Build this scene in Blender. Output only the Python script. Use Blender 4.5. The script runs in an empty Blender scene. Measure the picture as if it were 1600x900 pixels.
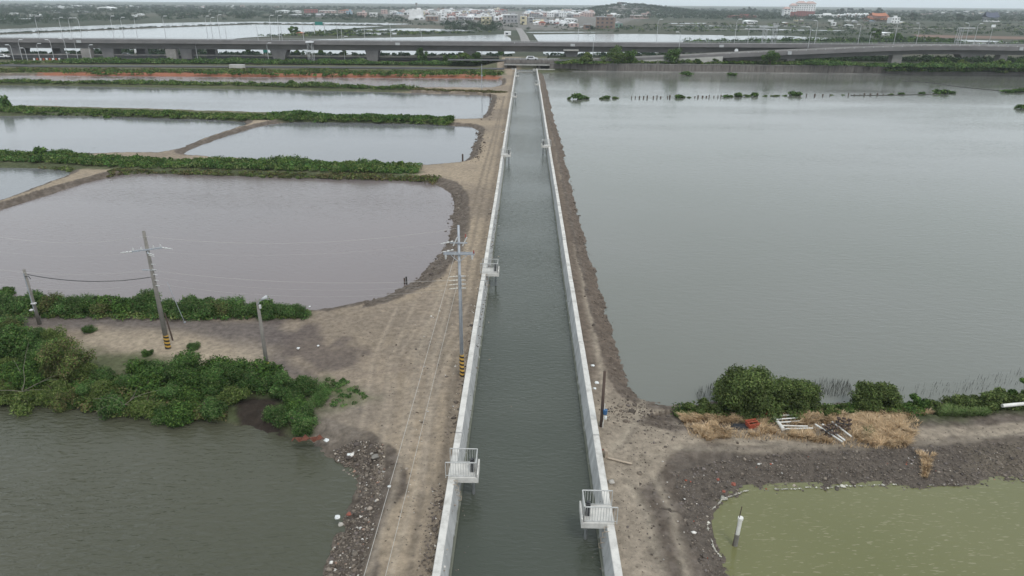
import bpy, bmesh, math, random
import numpy as np
from mathutils import Vector, Matrix, Euler
random.seed(7); RNG = np.random.default_rng(11)
R_ = math.radians
scene = bpy.context.scene
C = scene.collection

# ------------------------------------------------------------------ camera
H = 24.0; FPX = 1067.0; PITCH, ROLL, YAW = R_(22.7), R_(.44), R_(.93)
Fw = np.array([-math.sin(YAW)*math.cos(PITCH), math.cos(YAW)*math.cos(PITCH), -math.sin(PITCH)])
_R = np.array([math.cos(YAW), math.sin(YAW), 0.]); _U = np.cross(_R, Fw)
Rt = _R*math.cos(ROLL)+_U*math.sin(ROLL); Up = -_R*math.sin(ROLL)+_U*math.cos(ROLL)
cd = bpy.data.cameras.new('camera'); cam = bpy.data.objects.new('camera', cd); C.objects.link(cam)
cam.matrix_world = Matrix(((Rt[0], Up[0], -Fw[0], 0), (Rt[1], Up[1], -Fw[1], 0), (Rt[2], Up[2], -Fw[2], H), (0, 0, 0, 1)))
cd.sensor_width = 36; cd.lens = 36*FPX/1600; cd.clip_start = .5; cd.clip_end = 60000
scene.camera = cam

# ------------------------------------------------------------------ light
SUN_EL, SUN_ROT = R_(58), R_(150)
w = bpy.data.worlds.new('World'); scene.world = w; w.use_nodes = True
nt = w.node_tree; nt.nodes.clear()
sky = nt.nodes.new('ShaderNodeTexSky'); sky.sky_type = 'NISHITA'; sky.sun_disc = False
sky.sun_elevation = SUN_EL; sky.sun_rotation = SUN_ROT; sky.dust_density = 4; sky.air_density = 1.2; sky.ozone_density = 1.5
hs = nt.nodes.new('ShaderNodeHueSaturation'); hs.inputs['Saturation'].default_value = .22
mxs = nt.nodes.new('ShaderNodeMix'); mxs.data_type = 'RGBA'; mxs.inputs['Factor'].default_value = .7
mxs.inputs['B'].default_value = (9.3, 10.25, 10.9, 1)          # even overcast layer
bg = nt.nodes.new('ShaderNodeBackground'); bg.inputs['Strength'].default_value = .1
wo = nt.nodes.new('ShaderNodeOutputWorld')
nt.links.new(sky.outputs[0], hs.inputs['Color']); nt.links.new(hs.outputs[0], mxs.inputs['A'])
nt.links.new(mxs.outputs['Result'], bg.inputs[0]); nt.links.new(bg.outputs[0], wo.inputs[0])
sl = bpy.data.lights.new('sun', 'SUN'); so = bpy.data.objects.new('sun', sl); C.objects.link(so)
sl.energy = 1.0; sl.angle = R_(14); sl.color = (1, .96, .9)
so.rotation_euler = (R_(90)-SUN_EL, 0, -SUN_ROT+math.pi)
sd_ = Vector((math.sin(SUN_ROT)*math.cos(SUN_EL), math.cos(SUN_ROT)*math.cos(SUN_EL), math.sin(SUN_EL)))
so.rotation_euler = sd_.to_track_quat('Z', 'Y').to_euler()
scene.view_settings.view_transform = 'Standard'; scene.view_settings.look = 'None'
scene.view_settings.exposure = 0.26; scene.view_settings.gamma = 1
scene.view_settings.use_curve_mapping = False
scene.render.engine = 'CYCLES'; scene.cycles.max_bounces = 5; scene.cycles.volume_bounces = 2
scene.cycles.transparent_max_bounces = 6; scene.cycles.caustics_reflective = False; scene.cycles.caustics_refractive = False

# ------------------------------------------------------------------ surveying helpers
def ray(px, py): return Fw+Rt*(px-800)/FPX-Up*(py-450)/FPX
def at(px, py, z=0.):
    d = ray(px, py); t = (z-H)/d[2]; return np.array([d[0]*t, d[1]*t, z])
def at_y(px, py, Y):
    d = ray(px, py); t = Y/d[1]; return np.array([d[0]*t, Y, H+d[2]*t])
def at_base(px, py, base):
    """height above base at which the vertical through base meets row py"""
    hd = math.hypot(base[0], base[1]); d = ray(px, py)
    return H+d[2]*hd/math.hypot(d[0], d[1])-base[2]
def hfor(base, py):
    lo, hi = 0., 80.
    for _ in range(40):
        m = (lo+hi)/2; v = np.array([base[0], base[1], base[2]+m-H]); y = 450-FPX*(v@Up)/(v@Fw)
        if y > py: lo = m
        else: hi = m
    return lo
def zc(p): return float(np.array([p[0], p[1], p[2]-H])@Fw)
def mpp(p): return zc(p)/FPX      # metres per photo pixel

# ------------------------------------------------------------------ numpy noise
def _h(ix, iy, s):
    n = (ix*374761393+iy*668265263+s*1442695041) & 0xffffffff
    n = ((n ^ (n >> 13))*1274126177) & 0xffffffff
    return ((n ^ (n >> 16)) & 0xffff)/65535.
def vnoise(x, y, s=0):
    x = np.asarray(x, float); y = np.asarray(y, float)
    ix = np.floor(x).astype(np.int64); iy = np.floor(y).astype(np.int64); fx = x-ix; fy = y-iy
    fx = fx*fx*(3-2*fx); fy = fy*fy*(3-2*fy)
    return (_h(ix, iy, s)*(1-fx)+_h(ix+1, iy, s)*fx)*(1-fy)+(_h(ix, iy+1, s)*(1-fx)+_h(ix+1, iy+1, s)*fx)*fy
def fbm(x, y, s=0, o=4):
    t = 0; a = .5; k = 1.
    for i in range(o): t = t+a*(vnoise(x*k, y*k, s+i*7)-.5)*2; a *= .5; k *= 2.03
    return t
def sstep(a, b, x): t = np.clip((x-a)/(b-a), 0, 1); return t*t*(3-2*t)

# ------------------------------------------------------------------ object helpers
def tag(o, label=None, cat=None, group=None, kind=None):
    if label: o['label'] = label
    if cat: o['category'] = cat
    if group: o['group'] = group
    if kind: o['kind'] = kind
    return o
def empty(name, loc=(0, 0, 0), rz=0., label=None, cat=None, group=None):
    o = bpy.data.objects.new(name, None); C.objects.link(o); o.location = tuple(loc); o.rotation_euler = (0, 0, rz)
    o.empty_display_size = .3
    return tag(o, label, cat, group)
def link(name, me, mat, parent=None, loc=None):
    o = bpy.data.objects.new(name, me); C.objects.link(o)
    if mat is not None and not me.materials: me.materials.append(mat)
    if parent is not None: o.parent = parent
    if loc is not None: o.location = tuple(loc)
    return o
def mesh_np(name, V, F, smooth=False, col=None, attr='Col'):
    V = np.asarray(V, np.float32); F = np.asarray(F, np.int32)
    me = bpy.data.meshes.new(name); me.vertices.add(len(V)); me.vertices.foreach_set('co', V.ravel())
    k = F.shape[1]; me.loops.add(F.size); me.loops.foreach_set('vertex_index', F.ravel())
    me.polygons.add(len(F)); me.polygons.foreach_set('loop_start', np.arange(0, F.size, k, dtype=np.int32))
    if smooth: me.polygons.foreach_set('use_smooth', np.ones(len(F), bool))
    me.update(calc_edges=True)
    if col is not None:
        a = me.color_attributes.new(attr, 'FLOAT_COLOR', 'POINT')
        c = np.ones((len(V), 4), np.float32); c[:, :3] = col; a.data.foreach_set('color', c.ravel())
    return me
class MB:
    def __init__(s): s.bm = bmesh.new()
    def box(s, c, d, rz=0., M=None, taper=None):
        hx, hy, hz = d[0]/2, d[1]/2, d[2]/2; vs = []
        for sz in (-1, 1):
            k = taper if (taper and sz == 1) else 1
            for sx, sy in ((-1, -1), (1, -1), (1, 1), (-1, 1)):
                v = Vector((sx*hx*k, sy*hy*k, sz*hz))
                if rz: v = Matrix.Rotation(rz, 3, 'Z') @ v
                v = v+Vector(c)
                if M is not None: v = M @ v
                vs.append(s.bm.verts.new(v))
        for f in ((3, 2, 1, 0), (4, 5, 6, 7), (0, 1, 5, 4), (1, 2, 6, 5), (2, 3, 7, 6), (3, 0, 4, 7)):
            s.bm.faces.new([vs[i] for i in f])
        return s
    def tube(s, pts, r, n=8, r2=None, cap=True):
        pts = [Vector(p) for p in pts]; rings = []
        for i, p in enumerate(pts):
            d = (pts[min(i+1, len(pts)-1)]-pts[max(i-1, 0)]).normalized()
            a = d.cross(Vector((0, 0, 1)) if abs(d.z) < .95 else Vector((1, 0, 0))).normalized(); b = d.cross(a)
            rr = r if r2 is None else r+(r2-r)*i/(len(pts)-1)
            rings.append([s.bm.verts.new(p+(a*math.cos(t)+b*math.sin(t))*rr) for t in [2*math.pi*k/n for k in range(n)]])
        for A, B in zip(rings, rings[1:]):
            for k in range(n): s.bm.faces.new((A[k], A[(k+1) % n], B[(k+1) % n], B[k]))
        if cap: s.bm.faces.new(rings[0][::-1]); s.bm.faces.new(rings[-1])
        return s
    def prism(s, poly, z0, z1):
        a = [s.bm.verts.new((p[0], p[1], z0)) for p in poly]; b = [s.bm.verts.new((p[0], p[1], z1)) for p in poly]
        n = len(poly); s.bm.faces.new(a[::-1]); s.bm.faces.new(b)
        for i in range(n): s.bm.faces.new((a[i], a[(i+1) % n], b[(i+1) % n], b[i]))
        return s
    def extr(s, prof, a, b):
        """profile of (u,z), extruded along x from a to b (u -> y)"""
        A = [s.bm.verts.new((a, p[0], p[1])) for p in prof]; B = [s.bm.verts.new((b, p[0], p[1])) for p in prof]
        n = len(prof); s.bm.faces.new(A[::-1]); s.bm.faces.new(B)
        for i in range(n): s.bm.faces.new((A[i], A[(i+1) % n], B[(i+1) % n], B[i]))
        return s
    def sweep(s, prof, path):
        """closed profile of (offset, z) swept along path of (x,y,z); offset to the left of travel"""
        path = [np.array(p, float) for p in path]; rings = []
        for i, p in enumerate(path):
            d = path[min(i+1, len(path)-1)]-path[max(i-1, 0)]; d = d[:2]/np.hypot(*d[:2]); nrm = np.array([-d[1], d[0]])
            rings.append([s.bm.verts.new((p[0]+nrm[0]*o, p[1]+nrm[1]*o, p[2]+z)) for o, z in prof])
        n = len(prof)
        for A, B in zip(rings, rings[1:]):
            for k in range(n): s.bm.faces.new((A[k], A[(k+1) % n], B[(k+1) % n], B[k]))
        s.bm.faces.new(rings[0][::-1]); s.bm.faces.new(rings[-1])
        return s
    def mesh(s, name, bevel=0., smooth=False):
        bmesh.ops.recalc_face_normals(s.bm, faces=s.bm.faces)
        if bevel: bmesh.ops.bevel(s.bm, geom=s.bm.edges[:], offset=bevel, segments=1, affect='EDGES')
        me = bpy.data.meshes.new(name); s.bm.to_mesh(me); s.bm.free()
        if smooth:
            for p in me.polygons: p.use_smooth = True
        return me
    def build(s, name, mat, parent=None, loc=None, bevel=0., smooth=False):
        return link(name, s.mesh(name, bevel, smooth), mat, parent, loc)
def copy_tree(o, parent=None):
    c = o.copy(); C.objects.link(c)
    if parent is not None: c.parent = parent; c.matrix_parent_inverse = o.matrix_parent_inverse
    for ch in [k for k in o.children]: copy_tree(ch, c)
    return c

# ------------------------------------------------------------------ materials
def mat(name, col, rough=.85, c2=None, scale=4., detail=5, bump=0., bscale=None, metal=0., spec=.4, stretch=None, c3=None, bdist=.02):
    m = bpy.data.materials.new(name); m.use_nodes = True; n = m.node_tree; b = n.nodes['Principled BSDF']
    b.inputs['Roughness'].default_value = rough; b.inputs['Metallic'].default_value = metal
    b.inputs['Specular IOR Level'].default_value = spec; b.inputs['Base Color'].default_value = (*col, 1)
    tc = n.nodes.new('ShaderNodeTexCoord'); mp = n.nodes.new('ShaderNodeMapping'); n.links.new(tc.outputs['Object'], mp.inputs[0])
    if stretch: mp.inputs['Scale'].default_value = stretch
    if c2:
        t = n.nodes.new('ShaderNodeTexNoise'); t.inputs['Scale'].default_value = scale; t.inputs['Detail'].default_value = detail
        t.inputs['Roughness'].default_value = .65
        n.links.new(mp.outputs[0], t.inputs[0]); r = n.nodes.new('ShaderNodeValToRGB')
        r.color_ramp.elements[0].position = .33; r.color_ramp.elements[1].position = .67
        r.color_ramp.elements[0].color = (*c2, 1); r.color_ramp.elements[1].color = (*col, 1)
        if c3: e = r.color_ramp.elements.new(.5); e.color = (*c3, 1)
        n.links.new(t.outputs['Fac'], r.inputs[0]); n.links.new(r.outputs[0], b.inputs['Base Color'])
    if bump:
        t2 = n.nodes.new('ShaderNodeTexNoise'); t2.inputs['Scale'].default_value = bscale or scale*3; t2.inputs['Detail'].default_value = 6
        n.links.new(mp.outputs[0], t2.inputs[0]); bp = n.nodes.new('ShaderNodeBump'); bp.inputs['Strength'].default_value = bump
        bp.inputs['Distance'].default_value = bdist; n.links.new(t2.outputs['Fac'], bp.inputs['Height']); n.links.new(bp.outputs[0], b.inputs['Normal'])
    return m
def attr_mat(name, rough=.9, mul=None, nscale=6., namp=.25, bump=.3, bscale=5., bdist=.05, spec=.25, attr='Col', trans=0.):
    """base colour from a colour attribute times fine procedural noise"""
    m = bpy.data.materials.new(name); m.use_nodes = True; n = m.node_tree; b = n.nodes['Principled BSDF']
    b.inputs['Roughness'].default_value = rough; b.inputs['Specular IOR Level'].default_value = spec
    a = n.nodes.new('ShaderNodeAttribute'); a.attribute_name = attr
    tc = n.nodes.new('ShaderNodeTexCoord')
    t = n.nodes.new('ShaderNodeTexNoise'); t.inputs['Scale'].default_value = nscale; t.inputs['Detail'].default_value = 8; t.inputs['Roughness'].default_value = .7
    n.links.new(tc.outputs['Object'], t.inputs[0])
    mr = n.nodes.new('ShaderNodeMapRange'); mr.inputs['From Min'].default_value = .3; mr.inputs['From Max'].default_value = .7
    mr.inputs['To Min'].default_value = 1-namp; mr.inputs['To Max'].default_value = 1+namp
    n.links.new(t.outputs['Fac'], mr.inputs[0])
    vm = n.nodes.new('ShaderNodeVectorMath'); vm.operation = 'SCALE'
    n.links.new(a.outputs['Color'], vm.inputs[0]); n.links.new(mr.outputs[0], vm.inputs['Scale']); n.links.new(vm.outputs[0], b.inputs['Base Color'])
    if bump:
        t2 = n.nodes.new('ShaderNodeTexNoise'); t2.inputs['Scale'].default_value = bscale; t2.inputs['Detail'].default_value = 8; t2.inputs['Roughness'].default_value = .7
        n.links.new(tc.outputs['Object'], t2.inputs[0]); bp = n.nodes.new('ShaderNodeBump'); bp.inputs['Strength'].default_value = bump
        bp.inputs['Distance'].default_value = bdist; n.links.new(t2.outputs['Fac'], bp.inputs['Height']); n.links.new(bp.outputs[0], b.inputs['Normal'])
    if trans:
        tr = n.nodes.new('ShaderNodeBsdfTranslucent'); n.links.new(vm.outputs[0], tr.inputs[0])
        ms = n.nodes.new('ShaderNodeMixShader'); ms.inputs[0].default_value = trans
        out = n.nodes['Material Output']; n.links.new(b.outputs[0], ms.inputs[1]); n.links.new(tr.outputs[0], ms.inputs[2]); n.links.new(ms.outputs[0], out.inputs[0])
    return m
def water_mat(name, col, c2, rough=.06, wave=.35, wscale=2.2, spark=None, patch=.03, wdist=.10):
    m = bpy.data.materials.new(name); m.use_nodes = True; n = m.node_tree; b = n.nodes['Principled BSDF']
    b.inputs['Roughness'].default_value = rough; b.inputs['IOR'].default_value = 1.333
    tc = n.nodes.new('ShaderNodeTexCoord')
    t = n.nodes.new('ShaderNodeTexNoise'); t.inputs['Scale'].default_value = patch; t.inputs['Detail'].default_value = 4
    n.links.new(tc.outputs['Object'], t.inputs[0]); r = n.nodes.new('ShaderNodeValToRGB')
    r.color_ramp.elements[0].position = .3; r.color_ramp.elements[1].position = .7
    r.color_ramp.elements[0].color = (*col, 1); r.color_ramp.elements[1].color = (*c2, 1)
    n.links.new(t.outputs['Fac'], r.inputs[0]); src = r.outputs[0]
    if spark:  # sparkle of the ripples, painted as pale streaks into the water colour
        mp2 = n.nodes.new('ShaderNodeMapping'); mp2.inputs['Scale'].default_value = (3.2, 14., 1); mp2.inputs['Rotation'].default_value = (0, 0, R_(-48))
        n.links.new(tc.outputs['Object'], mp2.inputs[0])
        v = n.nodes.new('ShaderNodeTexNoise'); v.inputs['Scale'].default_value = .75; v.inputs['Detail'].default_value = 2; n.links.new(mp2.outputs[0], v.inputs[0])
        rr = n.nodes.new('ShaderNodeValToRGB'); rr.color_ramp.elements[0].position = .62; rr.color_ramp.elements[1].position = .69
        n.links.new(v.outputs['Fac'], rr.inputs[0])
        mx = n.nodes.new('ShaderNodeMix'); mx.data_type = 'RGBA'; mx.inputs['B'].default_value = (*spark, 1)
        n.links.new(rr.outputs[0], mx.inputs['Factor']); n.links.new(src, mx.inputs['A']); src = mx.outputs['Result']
    n.links.new(src, b.inputs['Base Color'])
    mp = n.nodes.new('ShaderNodeMapping'); mp.inputs['Scale'].default_value = (.6, 1.5, 1); mp.inputs['Rotation'].default_value = (0, 0, R_(12)); n.links.new(tc.outputs['Object'], mp.inputs[0])
    t2 = n.nodes.new('ShaderNodeTexNoise'); t2.inputs['Scale'].default_value = wscale; t2.inputs['Detail'].default_value = 3; t2.inputs['Roughness'].default_value = .55; t2.inputs['Distortion'].default_value = .4
    n.links.new(mp.outputs[0], t2.inputs[0])
    # ripples die away and swell with gusts
    g = n.nodes.new('ShaderNodeTexNoise'); g.inputs['Scale'].default_value = .05; g.inputs['Detail'].default_value = 4; gm = n.nodes.new('ShaderNodeMapping'); gm.inputs['Scale'].default_value = (.35, 1.3, 1); gm.inputs['Rotation'].default_value = (0, 0, R_(-14)); n.links.new(tc.outputs['Object'], gm.inputs[0]); n.links.new(gm.outputs[0], g.inputs[0])
    gr = n.nodes.new('ShaderNodeMapRange'); gr.inputs['From Min'].default_value = .35; gr.inputs['From Max'].default_value = .65; gr.inputs['To Min'].default_value = wave*.3; gr.inputs['To Max'].default_value = wave
    n.links.new(g.outputs['Fac'], gr.inputs[0])
    bp = n.nodes.new('ShaderNodeBump'); bp.inputs['Distance'].default_value = wdist; n.links.new(gr.outputs[0], bp.inputs['Strength'])
    n.links.new(t2.outputs['Fac'], bp.inputs['Height']); n.links.new(bp.outputs[0], b.inputs['Normal'])
    return m

M = {}
M['ground'] = attr_mat('ground', rough=.95, nscale=2.2, namp=.34, bump=.9, bscale=4.5, bdist=.14, spec=.15)
M['leaf'] = attr_mat('leaf', rough=.75, nscale=1.5, namp=.3, bump=0, spec=.12, trans=.25)
M['drygrass'] = attr_mat('drygrass', rough=.8, nscale=2., namp=.2, bump=0, spec=.2, trans=.2)
M['rock'] = attr_mat('rock', rough=.9, nscale=9., namp=.25, bump=.3, bscale=12., spec=.2)
M['concrete_new'] = mat('concrete_new', (.62, .60, .56), .8, (.36, .345, .32), 1.1, 9, .3, 9., c3=(.53, .515, .485), spec=.3)
M['concrete_face'] = mat('concrete_face', (.53, .53, .52), .8, (.33, .33, .325), 1.2, 9, .3, 9., spec=.3, stretch=(1, 1.2, .35))
def tide(m):
    # algae and damp band just above the waterline (water at z = -1.0)
    n = m.node_tree; b = n.nodes['Principled BSDF']; src = b.inputs['Base Color'].links[0].from_socket
    tc = n.nodes.new('ShaderNodeTexCoord'); sp = n.nodes.new('ShaderNodeSeparateXYZ'); n.links.new(tc.outputs['Object'], sp.inputs[0])
    no = n.nodes.new('ShaderNodeTexNoise'); no.inputs['Scale'].default_value = 1.6; no.inputs['Detail'].default_value = 6; n.links.new(tc.outputs['Object'], no.inputs[0])
    ma = n.nodes.new('ShaderNodeMath'); ma.operation = 'MULTIPLY_ADD'; ma.inputs[1].default_value = -.55; n.links.new(no.outputs['Fac'], ma.inputs[0]); n.links.new(sp.outputs['Z'], ma.inputs[2])
    mr = n.nodes.new('ShaderNodeMapRange'); mr.inputs['From Min'].default_value = -.92; mr.inputs['From Max'].default_value = -1.12; n.links.new(ma.outputs[0], mr.inputs[0])
    mx = n.nodes.new('ShaderNodeMix'); mx.data_type = 'RGBA'; mx.inputs['B'].default_value = (.13, .135, .105, 1); n.links.new(mr.outputs[0], mx.inputs['Factor']); n.links.new(src, mx.inputs['A']); n.links.new(mx.outputs['Result'], b.inputs['Base Color'])
tide(M['concrete_face'])
M['concrete_old'] = mat('concrete_old', (.30, .285, .27), .85, (.18, .17, .165), .35, 8, .2, 3., spec=.3)
M['concrete_girder'] = mat('concrete_girder', (.21, .20, .20), .85, (.14, .135, .138), .12, 8, .1, 3., spec=.3, stretch=(1, 1, 3))
M['pier'] = mat('pier', (.19, .185, .185), .85, (.13, .125, .125), .3, 8, .1, 3., spec=.3)
M['concrete_pale'] = mat('concrete_pale', (.48, .47, .45), .85, (.36, .35, .33), .4, 6, .1, 3., spec=.3)
M['retaining'] = mat('retaining', (.22, .20, .185), .9, (.10, .09, .085), 1.1, 8, .3, 2., spec=.2, stretch=(1.2, 1, .18))
M['asphalt'] = mat('asphalt', (.075, .074, .076), .9, (.055, .055, .057), .3, 6, .2, 8.)
M['road_paint'] = mat('road_paint', (.6, .6, .58), .8)
M['steel'] = mat('steel', (.42, .43, .44), .4, (.30, .31, .32), 3., metal=.6, spec=.5)
M['rail_white'] = mat('rail_white', (.50, .50, .49), .45, (.34, .34, .33), 3., spec=.5)
M['galv'] = mat('galv', (.36, .38, .41), .5, (.27, .29, .32), 2.5, metal=.2, spec=.5)
M['lamp_grey'] = mat('lamp_grey', (.48, .49, .50), .6, (.38, .39, .40), 2.)
M['dark_metal'] = mat('dark_metal', (.05, .052, .055), .5, (.03, .03, .032), 5.)
M['pole_conc'] = mat('pole_conc', (.22, .205, .185), .9, (.15, .14, .125), 2.5, 8, .3, 14.)
M['wood_dark'] = mat('wood_dark', (.10, .07, .055), .9, (.06, .042, .035), 4., 8, .4, 20., stretch=(1, 1, .2))
M['wood_pale'] = mat('wood_pale', (.42, .34, .26), .9, (.28, .23, .18), 3., 8, .3, 20.)
M['pvc'] = mat('pvc', (.72, .71, .68), .5, (.55, .54, .50), 2.)
M['glaze'] = mat('glaze', (.6, .58, .52), .3)
M['insul'] = mat('insul', (.52, .52, .51), .3)
M['insul_red'] = mat('insul_red', (.30, .07, .05), .35)
M['wire'] = mat('wire', (.42, .40, .37), .5)
M['wire_dark'] = mat('wire_dark', (.03, .03, .032), .6)
M['orange'] = mat('orange', (.40, .085, .045), .6, (.27, .06, .035), 6.)
M['red_brick'] = mat('red_brick', (.27, .085, .055), .8, (.18, .06, .045), 6.)
M['rust'] = mat('rust', (.16, .055, .03), .9, (.09, .03, .02), 3., 6, .4, 8.)
M['tarp'] = mat('tarp', (.022, .024, .028), .55, (.03, .032, .038), 4., bump=.6, bscale=5.)
M['litter'] = mat('litter', (.70, .71, .70), .6, (.52, .54, .54), 6.)
M['blue'] = mat('blue', (.03, .10, .22), .5)
M['soot'] = mat('soot', (.05, .045, .04), .9, (.03, .028, .025), 6., 6, .4, 8.)
M['car_white'] = mat('car_white', (.70, .71, .72), .25, spec=.6)
M['car_silver'] = mat('car_silver', (.38, .40, .42), .3, metal=.3, spec=.6)
M['car_glass'] = mat('car_glass', (.02, .024, .03), .1, spec=.6)
M['rubber'] = mat('rubber', (.02, .02, .02), .9)
M['sign_green'] = mat('sign_green', (.02, .20, .17), .5)
M['sign_white'] = mat('sign_white', (.75, .76, .78), .5)
M['bark'] = mat('bark', (.11, .085, .065), .95, (.06, .048, .038), 6., 6, .4, 20., stretch=(1, 1, .3))
M['twig'] = mat('twig', (.19, .165, .14), .9)
M['glass'] = mat('glass', (.05, .06, .07), .15, spec=.6)
def band_mat():
    m = bpy.data.materials.new('warning_stripes'); m.use_nodes = True; n = m.node_tree; b = n.nodes['Principled BSDF']; b.inputs['Roughness'].default_value = .6
    tc = n.nodes.new('ShaderNodeTexCoord'); sp = n.nodes.new('ShaderNodeSeparateXYZ'); n.links.new(tc.outputs['Object'], sp.inputs[0])
    at2 = n.nodes.new('ShaderNodeMath'); at2.operation = 'ARCTAN2'; n.links.new(sp.outputs['Y'], at2.inputs[0]); n.links.new(sp.outputs['X'], at2.inputs[1])
    d = n.nodes.new('ShaderNodeMath'); d.operation = 'DIVIDE'; n.links.new(at2.outputs[0], d.inputs[0]); d.inputs[1].default_value = 2*math.pi
    z = n.nodes.new('ShaderNodeMath'); z.operation = 'MULTIPLY'; n.links.new(sp.outputs['Z'], z.inputs[0]); z.inputs[1].default_value = 3.4
    s = n.nodes.new('ShaderNodeMath'); n.links.new(d.outputs[0], s.inputs[0]); n.links.new(z.outputs[0], s.inputs[1])
    fr = n.nodes.new('ShaderNodeMath'); fr.operation = 'FRACT'; n.links.new(s.outputs[0], fr.inputs[0])
    g = n.nodes.new('ShaderNodeMath'); g.operation = 'GREATER_THAN'; n.links.new(fr.outputs[0], g.inputs[0]); g.inputs[1].default_value = .5
    mx = n.nodes.new('ShaderNodeMix'); mx.data_type = 'RGBA'; mx.inputs['A'].default_value = (.025, .022, .02, 1); mx.inputs['B'].default_value = (.50, .30, .06, 1)
    n.links.new(g.outputs[0], mx.inputs['Factor']); n.links.new(mx.outputs['Result'], b.inputs['Base Color'])
    return m
M['band'] = band_mat()

# ------------------------------------------------------------------ ponds traced in photo pixels, surveyed onto the water plane
XC = .42; WALL_TOP = .45; HALF = 4.25; CANAL_END = 277.
ZW = -.5
PONDS_PX = {
 'lower_left': [(-500,628),(-200,630),(0,632),(120,640),(200,655),(290,655),(360,665),(420,680),(455,692),(480,703),(505,716),(532,728),(555,752),(551,778),(531,805),(520,832),(508,870),(500,905),(488,1000),(470,1300),(-900,1300),(-900,800)],
 'mauve': [(-320,452),(-320,428),(-100,362),(0,330),(80,304),(150,283),(190,273),(240,272),(350,275),(500,281),(640,283),(672,287),(690,295),(702,312),(699,340),(696,370),(680,402),(660,425),(641,438),(620,450),(570,469),(520,481),(480,482),(400,479),(250,470),(0,458)],
 'far_left_small': [(-400,262),(0,262),(60,264),(105,267),(109,271),(92,280),(0,313),(-120,352),(-400,430)],
 'upper_left': [(-400,184),(0,182),(60,180),(200,183),(300,186),(386,190),(378,197),(350,206),(300,221),(272,238),(200,241),(0,240),(-400,234)],
 'upper_middle': [(432,191),(520,191),(620,193),(700,196),(744,199),(743,212),(737,226),(731,251),(700,257),(640,260),(560,258),(450,252),(330,246),(282,241),(310,230),(370,208)],
 'third_row': [(-400,130),(0,133),(200,136),(400,140),(600,144),(700,147),(768,149),(765,160),(757,178),(752,187),(700,187),(600,184),(400,176),(200,170),(0,165),(-400,158)],
 'fourth_row': [(-400,115.5),(0,117.5),(200,118.5),(400,120.5),(600,121.5),(780,122.5),(784,129),(777,138),(700,138),(600,137),(400,132),(200,130),(0,128),(-400,126)],
 'big_right': [(846,110.5),(1380,111.5),(1400,114.5),(1600,117),(2300,122),(2300,540),(1900,590),(1600,612),(1450,627),(1330,625),(1200,628),(1100,624),(1060,628),(1038,629),(1020,626),(1003,618),(993,610),(982,582),(968,545),(957,500),(942,450),(925,402),(909,350),(899,305),(888,250),(871,200),(857,142),(851,120)],
 'olive': [(1118,812),(1130,790),(1160,773),(1200,769),(1300,767),(1400,765),(1500,762),(1600,756),(1900,744),(2500,730),(2700,1300),(1350,1300),(1210,980),(1165,905),(1148,885),(1130,862),(1117,838)],
}
def chaikin(P, n=2):
    P = np.array(P, float)
    for _ in range(n):
        Q = np.roll(P, -1, 0); P = np.stack([P*.75+Q*.25, P*.25+Q*.75], 1).reshape(-1, 2)
    return P
PONDS = {}
for k, pp in PONDS_PX.items():
    P = np.array([at(x, y, ZW)[:2] for x, y in pp]); P = chaikin(P, 2)
    # orientation ccw
    a = np.sum(P[:, 0]*np.roll(P[:, 1], -1)-np.roll(P[:, 0], -1)*P[:, 1])
    PONDS[k] = P if a > 0 else P[::-1].copy()
def sdist(P, X, Y):
    """signed distance to polygon P (negative inside)"""
    out = np.full(X.shape, 1e9); ins = np.zeros(X.shape, bool); Q = np.roll(P, -1, 0)
    for (ax, ay), (bx, by) in zip(P, Q):
        dx, dy = bx-ax, by-ay; L = dx*dx+dy*dy+1e-12
        t = np.clip(((X-ax)*dx+(Y-ay)*dy)/L, 0, 1); out = np.minimum(out, (X-ax-t*dx)**2+(Y-ay-t*dy)**2)
        c = (ay > Y) != (by > Y)
        if dy != 0: ins ^= c & (X < ax+(Y-ay)*dx/dy)
    out = np.sqrt(out); out[ins] *= -1
    return out

# ------------------------------------------------------------------ ground: ONE sheet to the horizon
rows = list(np.arange(1290, 300, -1.9))+list(np.arange(300, 128, -.95))+list(np.arange(128, 92, -.6))
Yr = [float(at(823, py, 0)[1]) for py in rows]
Yr = [-60, -40, -25, -14, -6, -1, 1.5, 3]+[y for y in Yr if y > 4]
Yr = sorted(Yr); y = Yr[-1]
while y < 340: y += 1.6; Yr.append(y)
while y < 9000: y *= 1.03; Yr.append(y)
Yr = np.array(Yr)
t = np.concatenate([np.arange(0, .06, .0016), np.arange(.06, .80, .0021), np.arange(.8, 1.5, .015)])
xi = np.array([-4.0, -3.97, -1.5, 1.5, 3.97, 4.0])
X = np.concatenate([-(4.0+t[:, None]*np.maximum(Yr*.9226+9.3, 6.)[None, :])[::-1][:-1], np.repeat(xi[:, None], len(Yr), 1),
                    (4.0+t[:, None]*np.maximum(Yr*.9226+9.3, 6.)[None, :])[1:]], 0)+XC
Y = np.repeat(Yr[None, :], X.shape[0], 0)
nx, ny = X.shape
XF, YF = X.ravel(), Y.ravel()
near = (YF < 330) & (YF > -30) & (np.abs(XF) < 420)
SD = np.full(XF.shape, 60.); SDK = {}
xn, yn = XF[near], YF[near]
for k, P in PONDS.items():
    d = np.full(XF.shape, 60.); dn = np.full(xn.shape, 60.)
    bb = (xn > P[:, 0].min()-14) & (xn < P[:, 0].max()+14) & (yn > P[:, 1].min()-14) & (yn < P[:, 1].max()+14)
    dn[bb] = np.minimum(sdist(P, xn[bb], yn[bb]), 60); d[near] = dn; SDK[k] = d; SD = np.minimum(SD, d)
nz = fbm(XF*.55, YF*.55, 3, 4)*.35+fbm(XF*2.2, YF*2.2, 9, 3)*.16
jag = sstep(0, 15, YF)
sdn = SD+nz*jag
GX = XF-XC
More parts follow.
